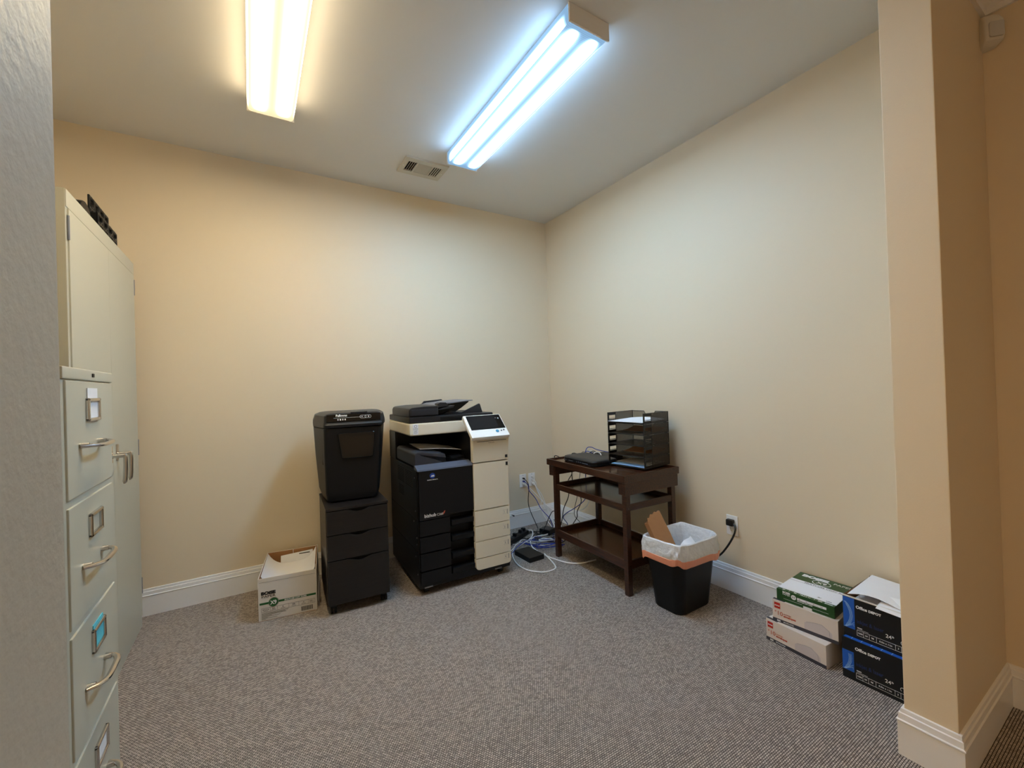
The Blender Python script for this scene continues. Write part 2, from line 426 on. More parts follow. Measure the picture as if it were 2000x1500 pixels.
# local: x runs along the front away from the camera, -y is the front normal (world +x)
W = .417; D = .66; Z = 1.317
mb = MB()
mb.box(0, W, -.003, D, .0, Z - .03, .003); mb.box(-.001, W + .001, -.008, D, Z - .03, Z, .004)
obj('body', mb, PUTTY, t)
obj('lock', MB().box(.212, .224, -.0115, -.006, 1.297, 1.307, .001), DARKGREY, t)
for k in range(4):
    z1 = 1.284 - k * .306; z0 = z1 - .288
    d = obj('drawer', MB().box(.018, W - .028, -.008, .03, z0, z1, .003), PUTTY, t)
    zc = z1 - .165
    pts = []
    for i in range(15):
        u = i / 14; x = .098 + u * .172
        e = 1 - (2 * u - 1) ** 6
        pts.append((x, -.008 - .034 * e, zc - .004 * math.sin(u * PI)))
    hb = MB().tube(pts, .0075, 10, flat=.7)
    hb.cyl((.112, -.014, zc), 'y', .007, .02, n=12); hb.cyl((.256, -.014, zc), 'y', .007, .02, n=12)
    obj('pull_handle', hb, CHROME, d)
    hz = z1 - .075
    lh = MB()
    for (a, b, c, d_) in ((.154, .256, .022, .031), (.154, .256, -.031, -.022), (.154, .164, -.031, .031), (.246, .256, -.031, .031)):
        lh.box(a, b, -.016, -.006, hz + c, hz + d_, .003)
    obj('label_holder', lh, CHROME, d)
    if k in (0, 2, 3):
        cm = (PAPER, None, TEAL, PAPER)[k]
        top = hz + (.058 if k == 0 else .04 if k == 2 else .03)
        obj('label_card', MB().box(.163, .247, -.0105, -.0075, hz - .024, top), cm, d, {0: 'white card pushed up out of its frame', 2: 'teal card', 3: 'white card'}[k])

# ------------------------------------------------------------------ tall storage cabinet
t = thing('storage_cabinet', 'tall cream two-door steel storage cabinet behind the filing cabinet', 'cabinet', (-2.905, -1.125, 0), 90)
W = 1.0; D = .46; Z = 1.975
mb = MB(); mb.box(0, W, -.001, D, .0, Z, .003); mb.box(.001, W - .001, -.004, .03, Z - .064, Z - .001, .003)
obj('body', mb, PUTTY, t)
for side in (0, 1):
    x0, x1 = (.015, W / 2 - .0004) if side == 0 else (W / 2 + .0004, W - .015)
    d = obj('door', MB().box(x0, x1, -.006, .015, .062, Z - .068, .001), PUTTY, t)
    hx = W / 2 + (-.05 if side == 0 else .05)
    hb = MB().box(hx - .014, hx + .014, -.012, -.002, .955, 1.03, .004)
    hb.cyl((hx, -.03, .985), 'y', .009, .05, n=14)
    hb.tube(spline([(hx, -.052, .990), (hx, -.056, .975), (hx, -.055, .92), (hx, -.052, .875), (hx, -.046, .868)], 4), .0085, 10)
    obj('handle', hb, CHROME, d)
    ex = .012 if side == 0 else W - .012
    for hz in (1.84, .97, .22):
        obj('hinge', MB().cyl((ex, -.005, hz), 'z', .0038, .085, n=10), MIDGREY, d)

# black desk organiser on top of the cabinet
t = thing('desk_organizer', 'black plastic organizer with rows of oval cut-outs, on top of the tall cabinet', 'desk organizer', (-2.928, -.650, 1.975), 90)
def holed_panel(L, Hh, y, nx, nz, z0):
    mb = MB(); fw = .012
    mb.box(0, L, y - .004, y + .004, z0, z0 + fw, .002); mb.box(0, L, y - .004, y + .004, z0 + Hh - fw, z0 + Hh, .003)
    px = L / nx
    for i in range(nx + 1): mb.box(max(0, i * px - fw / 2), min(L, i * px + fw / 2), y - .004, y + .004, z0, z0 + Hh, .003)
    pz = Hh / nz
    for i in range(nx):
        for k in range(nz):
            cx, cz = (i + .5) * px, z0 + (k + .5) * pz
            ring = []
            for a in range(12):
                an = 2 * PI * a / 12
                ring.append((cx + px * .36 * math.cos(an), y, cz + pz * .42 * math.sin(an)))
            ring += ring[:2]
            mb.tube(ring, .0055, 6)
        for k in range(1, nz): mb.box(i * px, (i + 1) * px, y - .003, y + .003, z0 + k * pz - .005, z0 + k * pz + .005, .001)
    return mb
obj('back_panel', holed_panel(.295, .160, .026, 4, 3, 0), BLACK, t)
obj('front_panel', holed_panel(.315, .088, .0, 4, 2, 0), BLACK, t)
obj('base', MB().box(0, .31, 0, .13, 0, .008, .002), BLACK, t)
for x in (0, .304): obj('side_panel', MB().prism([(-.003, 0), (.13, 0), (.13, .03), (.05, .06), (.02, .08), (-.003, .085)], 'x', x, x + .006, .001), BLACK, t)
tag(obj('tape_dispenser', MB().prism([(-.745 + .085 * math.cos(a * PI / 12), 1.9755 + .09 * math.sin(a * PI / 12)) for a in range(13)], 'x', -3.0, -2.94, .006), BLACK),
    'black rounded desk accessory left of the organizer on top of the tall cabinet', 'desk accessory')

# ------------------------------------------------------------------ copier
t = thing('copier', 'large black and cream office copier standing against the back wall', 'copier', (-1.54, -.715, 0), -2)
mb = MB()
mb.box(0, .615, .055, .65, .042, .755, .006)
mb.box(0, .2, .012, .07, .042, .46, .003); mb.box(.357, .615, .010, .07, .07, .76, .003)
mb.box(0, .615, .004, .07, .042, .09, .006); mb.box(0, .36, .012, .07, .452, .752, .003)
mb.box(.366, .612, .015, .65, .755, .945, .004)
mb.box(0, .37, .60, .65, .755, .945, .003)
mb.box(0, .012, .49, .65, .755, .945, .002)
obj('body', mb, BLACK_SATIN, t)
for x, y in ((.05, .05), (.56, .05), (.05, .6), (.56, .6)):
    obj('caster', MB().cyl((x, y, .021), 'x', .021, .024, n=18).box(x - .022, x + .022, y - .02, y + .02, .026, .044, .003), GRAPHITE, t)
for x in (.028, .50): obj('foot_label', MB().box(x, x + .05, -.0015, .005, .044, .052, .001), MIDGREY, t)
obj('front_door', MB().prism([(.006, .450), (.194, .450), (.2, .466), (.357, .462), (.357, .745), (.006, .745)], 'y', -.01, .014, .003), BLACK_SATIN, t)
mb = MB()
for i in range(9):
    for (ya, yb, zt) in ((.10, .26, .725), (.28, .44, .725)): mb.box(-.0012, .001, ya, yb, zt - .004 - i * .011, zt - i * .011)
for i in range(6): mb.box(-.0012, .001, .30, .42, .60 - i * .011, .604 - i * .011)
obj('vent_slots', mb, OPENING_SHADE, t)
for y, z in ((.05, .70), (.05, .50), (.09, .43), (.04, .34), (.04, .3), (.07, .22), (.04, .12)): obj('screw', MB().cyl((-.001, y, z), 'x', .004, .003, n=10), MIDGREY, t)
for z in (.258, .449): obj('side_seam', MB().box(-.001, .001, .02, .64, z, z + .003), OPENING_SHADE, t)
seams = [(.354, .448), (.256, .350), (.148, .252), (.074, .144)]
hz = [.418, .322, .214, .123]
for k, (z0, z1) in enumerate(seams):
    pol = rrect(.360, .613, z0, z1, .004, 2)
    if k == 3:
        pol = [(.360, z1), (.360, z0 + .03), (.362, z0 + .014), (.370, z0 + .004), (.384, z0), (.592, z0), (.604, z0 + .004), (.611, z0 + .013), (.613, z0 + .03), (.613, z1)]
    d = obj('paper_drawer', MB().prism(pol, 'y', -.016, .012, .002), IVORY, t)
    obj('dark_front', MB().box(.006, .198, -.009, .014, z0 + .002 - (.006 if k == 3 else 0), z1 - .002, .003), BLACK_SATIN, d)
    h = MB().prism([(-.008, hz[k]), (.004, hz[k] + .004), (.05, hz[k] + .002), (.05, hz[k] - .036), (.006, hz[k] - .036), (-.004, hz[k] - .03)], 'x', .208, .356)
    obj('pull_handle', h, BLACK_SATIN, d)
    zc = (z0 + z1) / 2 + .012
    m2 = MB().text(str(k + 1), (.5675, -.0166, zc - .006), .017, bold=.0)
    m2.box(.592, .5945, -.0166, -.0158, zc - .014, zc + .014); m2.box(.598, .599, -.0166, -.0158, zc - .014, zc + .014)
    m2.box(.592, .599, -.0166, -.0158, zc - .015, zc - .014); m2.box(.592, .599, -.0166, -.0158, zc + .014, zc + .015)
    for (a, b_, c_, d_) in ((.560, .584, zc - .012, zc - .0113), (.560, .584, zc + .0113, zc + .012)): m2.box(a, b_, -.0163, -.0158, c_, d_)
    obj('number_mark', m2, GREY_INK, d)
obj('lower_front_panel', MB().box(.360, .613, -.016, .012, .453, .750, .003), IVORY, t)
obj('upper_front_panel', MB().prism([(.0, .757), (-.016, .757), (-.03, .902), (-.028, .912), (.02, .918), (.02, .757)], 'x', .360, .615, .002), IVORY, t)
mb = MB(); mb.box(.385, .595, -.0315, -.02, .8885, .891)
for i in range(4): mb.cyl((.470 + i * .011, -.029, .879), 'y', .0016, .006, n=8)
obj('panel_slot', mb, OPENING_SHADE, t)
m2 = MB().box(.593, .608, -.0185, -.0165, .718, .740)
obj('badge', m2, BLACK, t)
m2 = MB().box(.589, .606, -.0205, -.019, .770, .788); obj('sticker', m2, SLATE, t)
obj('top_ledge', MB().prism([(-.012, .745), (-.008, .753), (.048, .773), (.060, .773), (.060, .745)], 'x', .0, .358, .001), material('ledge_grey_plastic', srgb(86, 92, 108), .3), t)
tray = [(.006, .766), (.006, .832), (.012, .844), (.024, .850), (.05, .849), (.20, .826), (.216, .772), (.36, .770), (.36, .766)]
obj('output_tray', MB().prism(tray, 'y', .055, .48, .006), material('tray_grey_plastic', srgb(52, 54, 62), .4), t)
mb = MB().box(.27, .36, .12, .30, .770, .790, .004); mb.box(.29, .36, .20, .45, .790, .80, .003)
obj('tray_bracket', mb, BLACK, t)
mb = MB().prism(rrect(0, .612, .944, 1.022, .012, 3), 'y', .130, .65, .010)
obj('scanner_unit', mb, IVORY, t)
for y, z in ((.2, 1.0), (.34, 1.002), (.28, .965), (.45, .968), (.62, .995)): obj('screw', MB().cyl((-.0005, y, z), 'x', .003, .002, n=10), PLATE, t)
obj('service_label', MB().box(.022, .056, .1288, .1296, .952, 1.016), PAPER, t)
m2 = MB()
ring = [(.039 + .0075 * math.cos(2 * PI * a / 16), .1284, 1.004 + .0085 * math.sin(2 * PI * a / 16)) for a in range(17)]
m2.tube(ring, .001, 5)
m2.text('COASTAL', (.039, .1285, .986), .0075, align='CENTER', bold=.0001)
for i, wd in enumerate((.013, .009, .012, .011)): m2.box(.039 - wd, .039 + wd, .1283, .1288, .979 - i * .006, .9805 - i * .006)
obj('label_print', m2, GREY_INK, t)
obj('platen_cover', MB().box(.002, .588, .134, .645, 1.024, 1.062, .006), GRAPHITE, t)
obj('document_feeder', MB().prism([(.002, 1.064), (.002, 1.100), (.008, 1.114), (.022, 1.121), (.10, 1.127), (.190, 1.127), (.196, 1.120), (.196, 1.064)], 'y', .134, .56, .008), GRAPHITE, t)
obj('feeder_front_inset', MB().box(.016, .192, .131, .140, 1.070, 1.108, .004), SLATE, t)
obj('feeder_handle_recess', MB().box(.205, .37, .131, .14, 1.032, 1.054, .004), BLACK, t)
mb = MB().prism([(.196, 1.128), (.235, 1.138), (.47, 1.152), (.475, 1.147), (.24, 1.128), (.196, 1.112)], 'y', .21, .54, .003)
obj('document_tray', mb, MIDGREY, t)
obj('feeder_bridge', MB().prism([(.19, 1.062), (.19, 1.118), (.24, 1.130), (.455, 1.146), (.455, 1.138), (.40, 1.10), (.33, 1.062)], 'y', .24, .56, .003), BLACK, t)
mb = MB().prism([(.2, 1.112), (.205, 1.138), (.222, 1.146), (.262, 1.144), (.285, 1.118)], 'y', .17, .235, .004)
mb.prism([(.2, 1.10), (.285, 1.118), (.32, 1.122), (.31, 1.108), (.22, 1.095)], 'y', .165, .25, .003)
obj('paper_guide', mb, DARKGREY, t)
obj('paper_guide', MB().prism([(.2, 1.13), (.22, 1.15), (.35, 1.158), (.36, 1.150)], 'y', .5, .515, .002), DARKGREY, t)
mb = MB().prism([(.365, 1.063), (.515, 1.124), (.522, 1.122), (.540, 1.063)], 'y', .2, .215, .002)
mb.prism([(.24, 1.063), (.30, 1.085), (.40, 1.066), (.40, 1.063)], 'y', .2, .44, .002)
obj('exit_tray_wing', mb, SLATE, t)
# tilted control panel
pm = Matrix.Translation((.352, -.058, .918)) @ Matrix.Rotation(math.radians(42), 4, 'X')
def panel_box(x0, x1, v0, v1, h0, h1, bev=0): return MB().box(x0, x1, v0, v1, h0, h1, bev, mat=pm)
cp = obj('control_panel', panel_box(-.014, .258, -.002, .196, -.022, .006, .007), IVORY_LIGHT, t)
obj('touchscreen', panel_box(.004, .250, .062, .188, .004, .0075, .002), GLOSS_BLACK, cp)
obj('display', panel_box(.014, .205, .070, .180, .0074, .0080), SCREEN, cp)
obj('start_button', MB().cyl((.180, .040, .007), 'z', .0115, .004, n=20, bev=.001, mat=pm), BLUE_BTN, cp)
for kx, ky, kz, kr in ((.210, .042, .007, .006), (.229, .046, .007, .006), (.228, .152, .0078, .006), (.210, .156, .0078, .004)):
    obj('key', MB().cyl((kx, ky, kz), 'z', kr, .003, n=16, mat=pm), MIDGREY, cp)

mb = MB().cyl((.092, -.0108, .712), 'y', .0165, .001, n=28)
obj('maker_emblem', mb, BLUE_LOGO, t)
m2 = MB()
m2.prism([(.081, .7065), (.103, .7065), (.1035, .713), (.097, .7175), (.092, .714), (.087, .7165), (.084, .711)], 'y', -.0120, -.0112)
m2.text('KONICA MINOLTA', (.092, -.0105, .6855), .0078, align='CENTER', bold=.0002)
obj('maker_lettering', m2, WHITE_INK, t)
m2 = MB().text('bizhub', (.034, -.0105, .467), .028, bold=.0004).text('C368', (.112, -.0105, .467), .019, bold=0)
obj('model_lettering', m2, WHITE_INK, t)
m2 = MB().prism([(.150, .468), (.156, .485), (.166, .492), (.162, .476)], 'y', -.0112, -.0104)
obj('model_flash', m2, BROWN_INK, t)
# a printout lying in the output tray
def printout(u, v):
    x = .075 + u * .285; y = .17 + v * .24
    return (x, y, .853 - .03 * u + .006 * math.sin(u * 3) + .012 * v * (1 - u))
po = MB().sheet(printout, 8, 6, .0015)
po.bm.transform(Matrix.Translation((-1.54, -.715, 0)) @ Matrix.Rotation(math.radians(-2), 4, 'Z'))
tag(obj('paper_sheet', po, CARD_WHITE), 'printed sheet lying in the copier output tray', 'paper')

# ------------------------------------------------------------------ drawer pedestal and shredder
t = thing('drawer_pedestal', 'narrow espresso brown three-drawer pedestal left of the copier', 'drawer unit', (-2.036, -.629, 0), -3)
W, D = .335, .42
mb = MB(); mb.box(0, W, 0.004, D, .055, .578, .001); mb.box(-.001, W + .001, -.016, D, .578, .592, .001)
obj('body', mb, ESPRESSO, t)
obj('recess_shade', MB().box(.02, W - .02, 0.002, .0045, .07, .575), OPENING_SHADE, t)  # dark sheet painting in the shade behind the drawer cutouts
for z0, z1 in ((.444, .574), (.303, .440), (.058, .299)):
    pol = [(.003, z0), (W - .003, z0), (W - .003, z1)]
    for i in range(13):
        u = i / 12; x = .245 - u * .145
        pol.append((x, z1 - .017 * (.5 - .5 * math.cos(2 * PI * u))))
    pol.append((.003, z1))
    obj('drawer', MB().prism(pol, 'y', -.016, .0, .0012), ESPRESSO, t)
for x, y in ((.03, .03), (W - .03, .03), (.03, D - .03), (W - .03, D - .03)):
    mb = MB().cyl((x - .009, y, .02), 'x', .02, .012, n=18); mb.cyl((x + .009, y, .02), 'x', .02, .012, n=18)
    mb.box(x - .016, x + .016, y - .012, y + .012, .028, .046, .004); mb.box(x - .022, x + .022, y - .022, y + .022, .050, .0555, .001)
    obj('caster', mb, BLACK, t)

t = thing('paper_shredder', 'black office paper shredder standing on the drawer pedestal', 'shredder', (-2.012, -.530, .592), -6)
def sring(z, xf0, xf1, xr0, xr1, yf, yr, r):
    pts = []
    base = [(xf1, yf), (xr1, yf + (yr - yf) * .55), (xr1, yr), (xr0, yr), (xr0, yf + (yr - yf) * .55), (xf0, yf)]
    n = len(base)
    for i in range(n):
        p0 = Vector(base[i - 1]); p1 = Vector(base[i]); p2 = Vector(base[(i + 1) % n])
        a = p1 + (p0 - p1).normalized() * r; b = p1 + (p2 - p1).normalized() * r
        for k in range(4):
            u = k / 3; q = (1 - u) ** 2 * a + 2 * u * (1 - u) * p1 + u * u * b
            pts.append((q.x, q.y, z))
    return pts
z = 0
body = [sring(.0, .02, .262, .0, .29, .02, .37, .02), sring(.012, .004, .280, -.02, .31, .006, .38, .02), sring(.06, -.004, .290, -.036, .325, .0, .385, .02),
        sring(.25, -.005, .302, -.05, .345, .0, .39, .02), sring(.425, -.005, .312, -.058, .36, .0, .39, .02), sring(.432, -.003, .312, -.056, .358, .004, .39, .02)]
obj('bin_body', MB().loft(body), BLACK, t)
head = [sring(.434, -.002, .314, -.054, .362, .006, .39, .02), sring(.438, -.006, .320, -.060, .366, -.006, .392, .02), sring(.452, -.006, .321, -.061, .367, -.012, .392, .02),
        sring(.470, -.002, .318, -.060, .366, -.002, .392, .02), sring(.505, 0, .316, -.048, .358, .004, .39, .02), sring(.517, .012, .306, -.02, .34, .016, .38, .02), sring(.521, .03, .29, .01, .31, .04, .36, .02)]
obj('cutting_head', MB().loft(head), GRAPHITE, t)
obj('control_band', MB().prism([(-.0075, .470), (-.0095, .474), (-.004, .512), (.004, .512), (.004, .470)], 'x', .008, .308, .001), GLOSS_BLACK, t)
obj('lid_tab', MB().box(.14, .235, .01, .05, .516, .5225, .002), DARKGREY, t)
def trap(x0, x1, xb0, xb1, z0, z1, r=.012):
    c = [(xb0, z0), (xb1, z0), (x1, z1), (x0, z1)]; out = []
    for i in range(4):
        p0 = Vector(c[i - 1]); p1 = Vector(c[i]); p2 = Vector(c[(i + 1) % 4])
        a = p1 + (p0 - p1).normalized() * r; b = p1 + (p2 - p1).normalized() * r
        for k in range(5):
            u = k / 4; q = (1 - u) ** 2 * a + 2 * u * (1 - u) * p1 + u * u * b; out.append((q.x, q.y))
    return out
fr = obj('window_frame', MB().prism(trap(.064, .274, .084, .260, .252, .404), 'y', -.014, .004, .006, 3), GLOSS_BLACK, t)
obj('window', MB().prism(trap(.080, .259, .097, .247, .276, .380, .008), 'y', -.0146, -.012), WINDOW_PANE, fr)
obj('bin_handle_recess', MB().prism([(.05, .22), (.10, .26), (.10, .40), (.05, .405)], 'x', -.0165, -.009, .002), OPENING_SHADE, t)
m2 = MB().text('Fellowes', (.058, -.0094, .500), .0175, up=(0, .14, 1), bold=.0007)
m2.box(.046, .190, -.0092, -.0085, .4918, .4928)
for i in range(4): m2.box(.066 + i * .013, .073 + i * .013, -.0100, -.0092, .478, .486, .001)
pill = [(.222 + sx * (.024) + .0075 * math.cos(a), -.0090, .4935 + .0085 * math.sin(a)) for sx, rng in ((1, range(-3, 4)), (-1, range(3, 10))) for a in [k * PI / 6 for k in rng]]
pill.append(pill[0]); m2.tube(pill, .0009, 5)
m2.box(.196, .208, -.0094, -.0088, .492, .495); m2.prism([(.236, .489), (.236, .498), (.245, .4935)], 'y', -.0096, -.0088)
m2.tube([(.222 + .005 * math.cos(k * PI / 6), -.0092, .4935 + .005 * math.sin(k * PI / 6)) for k in range(13)], .0009, 5)
obj('lettering', m2, WHITE_INK, t)

# ------------------------------------------------------------------ open copy-paper carton on the floor
t = thing('paper_carton', 'open white copy paper carton with a green stripe, left of the drawer pedestal', 'carton', (-2.364, -.467, 0), -8)
W, D, Z = .29, .43, .231
def open_box(W, D, Z, th=.004, hb=None):
    mb = MB(); mb.box(0, W, 0, D, 0, .004)
    return mb
obj('base_panel', open_box(W, D, Z), CARD, t)
obj('front_panel', MB().box(0, W, 0, .004, 0, Z, .001), CARD_WHITE, t)
for x0 in (0, W - .004):
    wl = obj('side_panel', MB().box(x0, x0 + .004, .004, D, 0, Z, .001), CARD_WHITE, t)
    xi = x0 + .004 if x0 == 0 else x0 - .0006
    obj('kraft_lining', MB().box(xi, xi + .0006, .006, D - .005, .004, Z - .001), CARD, wl)
bk = obj('back_panel', MB().box(0, W, D - .004, D, 0, Z - .004, .001), CARD_WHITE, t)
obj('kraft_lining', MB().box(.004, W - .004, D - .0047, D - .004, .004, Z - .005), CARD, bk)
obj('flap_crease', MB().box(W / 2 - .002, W / 2 + .002, D - .006, D - .0045, .15, Z - .004), CARD_WHITE, bk)
y = -.0006
mb = MB().box(.006, .050, y, 0, .088, .099); mb.box(.098, .284, y, 0, .088, .099); mb.cyl((.073, -.0004, .0945), 'y', .0225, .0008, n=28)
obj('green_print', mb, GREEN_INK, t)
mb = MB()
mb.tube([(.073 + .0245 * math.cos(k * PI / 12), y, .0945 + .0245 * math.sin(k * PI / 12)) for k in range(25)], .0008, 4)
obj('ring_print', mb, GREEN_INK, t)
m2 = MB().text('X9', (.073, y - .0006, .0835), .029, align='CENTER', bold=.001, sx=.85)
m2.text('MULTI-USE COPY PAPER', (.126, y - .0004, .0902), .0102, bold=.0003)
obj('white_lettering', m2, WHITE_INK, t)
m2 = MB().text('BOiSE', (.014, y, .142), .0215, bold=.0016, sx=1.25).text('PAPER', (.015, y, .1245), .0195, sx=1.25)
for z0 in (.046, .068): m2.box(.014, .278, y, 0, z0, z0 + .0008)
for x in (.014, .056, .090, .146, .196, .244, .2772): m2.box(x, x + .0008, y, 0, .046, .068)
for s, x in (('8.5 x 11 in', .035), ('20 lb', .073), ('92', .118), ('5000', .171), ('10', .22), ('8.5x11', .261)):
    m2.text(s, (x, y, .058), .0068, align='CENTER', bold=.0002)
    m2.box(x - .011, x + .011, y, 0, .0515, .0528)
for i in range(8): m2.box(.014, .014 + (.13, .115, .12, .05, .09, .03, .075, .02)[i], y, 0, .0395 - i * .0045, .0407 - i * .0045)
x = .208
for i in range(22):
    wdt = (.0011, .0022, .0016, .003)[i * 7 % 4]
    if x + wdt < .268: m2.box(x, x + wdt, y, 0, .012, .036)
    x += wdt + (.0012, .0018, .0010)[i * 5 % 3]
m2.box(.006, .284, y, 0, .2085, .2092)
obj('black_print', m2, BLACK_INK, t)
cm = Matrix.Translation((-2.364, -.467, 0)) @ Matrix.Rotation(math.radians(-8), 4, 'Z')
def curled(u, v):
    x = .008 + u * .273; y = .05 + v * .33
    c = (2 * u - 1)
    return (x, y, .150 + .075 * abs(c) ** 3.5 + .012 * v)
mb = MB().sheet(curled, 18, 6, .0012); mb.bm.transform(cm)
tag(obj('paper_sheet', mb, PAPER), 'white sheet curled up at both sides inside the open copy paper carton', 'paper')
def standing(u, v):
    return (.075 + u * .185, .385 + .03 * v, .15 + v * .062 - .012 * (1 - u))
mb = MB().sheet(standing, 4, 4, .001); 
ps = mb; ps.bm.transform(cm)
t2 = thing('form_sheet', 'white form with a black heading standing at the back of the open carton', 'paper', (0, 0, 0))
obj('sheet', ps, PAPER, t2)
m2 = MB().sheet(lambda u, v: (.180 + .062 * u, .4065 + .002 * v, .1955 + .005 * v), 4, 1, .0012); m2.bm.transform(cm)
obj('heading_print', m2, BLACK_INK, t2)
# paper stack below the curled sheet
mb = MB().box(.012, .278, .02, .40, .005, .118, .002); mb.bm.transform(cm)
tag(obj('paper_stack', mb, PAPER_GREY), 'stack of paper at the bottom of the open copy paper carton', 'paper')
# crumpled white strip between carton and pedestal
def strip(u, v):
    return (.296 + .012 * math.sin(u * 6) * .4 + .006 * v, .03 + .12 * u, .001 + v * .15)
mb = MB().sheet(strip, 6, 4, .001); mb.bm.transform(cm)
tag(obj('paper_scrap', mb, PAPER), 'crumpled white paper strip squeezed between the open carton and the drawer pedestal', 'paper')

# ------------------------------------------------------------------ mahogany stand with two shelves
t = thing('shelf_table', 'dark mahogany three-tier stand in the corner right of the copier', 'table', (-.543, -1.42, 0), -1.75)
obj('tabletop', MB().box(-.02, .425, -.01, .745, .668, .694, .002), MAHOG_TOP, t)
for (a, b, c, d) in ((-.030, -.016, -.016, .752), (.422, .436, -.016, .752)):
    obj('rim', MB().box(a, b, c, d, .660, .703, .003), MAHOG, t)
for (c, d) in ((-.022, -.008), (.744, .758)):
    obj('rim', MB().box(-.030, .436, c, d, .660, .703, .003), MAHOG, t)
for (c, d) in ((-.012, .012), (.72, .746)):
    obj('apron', MB().box(-.016, .432, c, d, .584, .664, .002), MAHOG, t)
for x in (-.016, .398):
    for y in (.012, .692):
        obj('corner_block', MB().box(x, x + .034, y, y + .03, .586, .662, .001), MAHOG, t)
for x in (0, .386):
    for y in (0, .690):
        obj('leg', MB().box(x, x + .034, y, y + .034, 0, .665, .003), MAHOG, t)
for z0, z1, zs in ((.486, .524, .500), (.148, .198, .165)):
    sh = obj('shelf', MB().box(.006, .414, .006, .718, zs - .012, zs, .001), MAHOG_TOP, t)
    mb = MB().box(.003, .017, .034, .690, z0, z1, .002); mb.box(.403, .417, .034, .690, z0, z1, .002)
    mb.box(.034, .386, .003, .017, z0 + .004, z1 + .004, .002); mb.box(.034, .386, .707, .721, z0 + .004, z1 + .004, .002)
    obj('shelf_rail', mb, MAHOG, sh)
    bs = MB()
    for yy in (-.001, .018):
        bs.cyl((-.0005, .017, (z0 + z1) / 2), 'x', .0035, .002, n=10); bs.cyl((.017, -.0005, (z0 + z1) / 2), 'y', .0035, .002, n=10)
    obj('bolt', bs, CHROME, sh)

# stacked wire-mesh letter trays
def make_tray():
    t = thing('letter_tray', '', 'letter tray', (0, 0, 0), 0, 'stacked black mesh letter trays')
    D, W, Hh = .262, .276, .067           # x depth, y width
    obj('base_panel', MB().box(0.002, D, 0.002, W - .002, .003, .004), MESH, t)
    for y in (0.001, W - .001):
        obj('side_panel', MB().box(.078, D, y - .0004, y + .0004, .003, Hh), MESH, t)
    obj('back_panel', MB().prism([(0, .003), (W, .003), (W, .064), (W * .66, .064), (W * .60, .036), (W * .40, .036), (W * .34, .064), (0, .064)], 'x', D - .0005, D + .0003), MESH, t)
    mb = MB(); r = .0022
    for y in (0.001, W - .001):
        for x in (0, .078, D): mb.tube([(x, y, 0), (x, y, Hh)], r * (1.5 if x == 0 else 1), 6)
        for z in (.002, Hh - .002): mb.tube([(0, y, z), (D, y, z)], r, 6)
        for z in (.018, .025, .049): mb.tube([(0, y, z), (.078, y, z)], r * .9, 6)
        mb.box(0, .078, y - .0006, y + .0006, .004, .017); mb.box(0, .078, y - .0006, y + .0006, .050, .064)
        mb.box(0, .012, y - .0006, y + .0006, .018, .05)
    mb.tube([(0, 0, .002), (0, W, .002)], r * 1.2, 6); mb.tube([(D, 0, .002), (D, W, .002)], r, 6)
    mb.tube([(D, 0, .064), (D, W * .34, .064), (D, W * .40, .036), (D, W * .60, .036), (D, W * .66, .064), (D, W, .064)], r, 6)
    obj('wire_frame', mb, WIRE, t)
    return t
TR = (-.343, -1.393); TH = 5.9; TZ = .7035
proto = make_tray()
tl = ['lowest black mesh letter tray, resting on the stand with a pale blue sheet', 'second black mesh letter tray from the bottom of the stack', 'middle black mesh letter tray of the stack of five',
      'fourth black mesh letter tray from the bottom, under the topmost one', 'topmost black mesh letter tray, holding a white sheet']
for k in range(5):
    o = proto if k == 0 else tree_copy(proto)
    o.location = (*TR, TZ + k * .0685); o.rotation_euler = (0, 0, math.radians(TH)); o['label'] = tl[k]
tm = Matrix.Translation((*TR, TZ)) @ Matrix.Rotation(math.radians(TH), 4, 'Z')
def on_tray(name, k, f, mat, label, nu=6, nv=6, th=.001):
    mb = MB().sheet(f, nu, nv, th); mb.bm.transform(tm @ Matrix.Translation((0, 0, k * .0685)))
    return tag(obj(name, mb, mat), label, 'paper')
on_tray('paper_sheet', 4, lambda u, v: (-.012 + u * .25, .006 + v * .262, .012 + .006 * u + .008 * math.sin(v * PI) * u), PAPER, 'white sheet lying in the topmost letter tray')
on_tray('paper_sheet', 0, lambda u, v: (.006 + u * .10, .008 + v * .255, .0085 + .004 * u), LIGHT_BLUE, 'pale blue sheet at the front of the lowest letter tray')
on_tray('paper_sheet', 0, lambda u, v: (.05 + u * .19, .012 + v * .245, .0165 + .002 * v), CARD_WHITE, 'cream sheet behind the pale blue one in the lowest letter tray')
for k, lb in ((1, 'manila folder lying in the second letter tray from the bottom'), (3, 'manila folder lying in the letter tray below the topmost one'),):
    on_tray('paper_folder', k, lambda u, v: (.12 + u * .13, .014 + v * .24, .010 + .022 * u * u), CARD, lb)

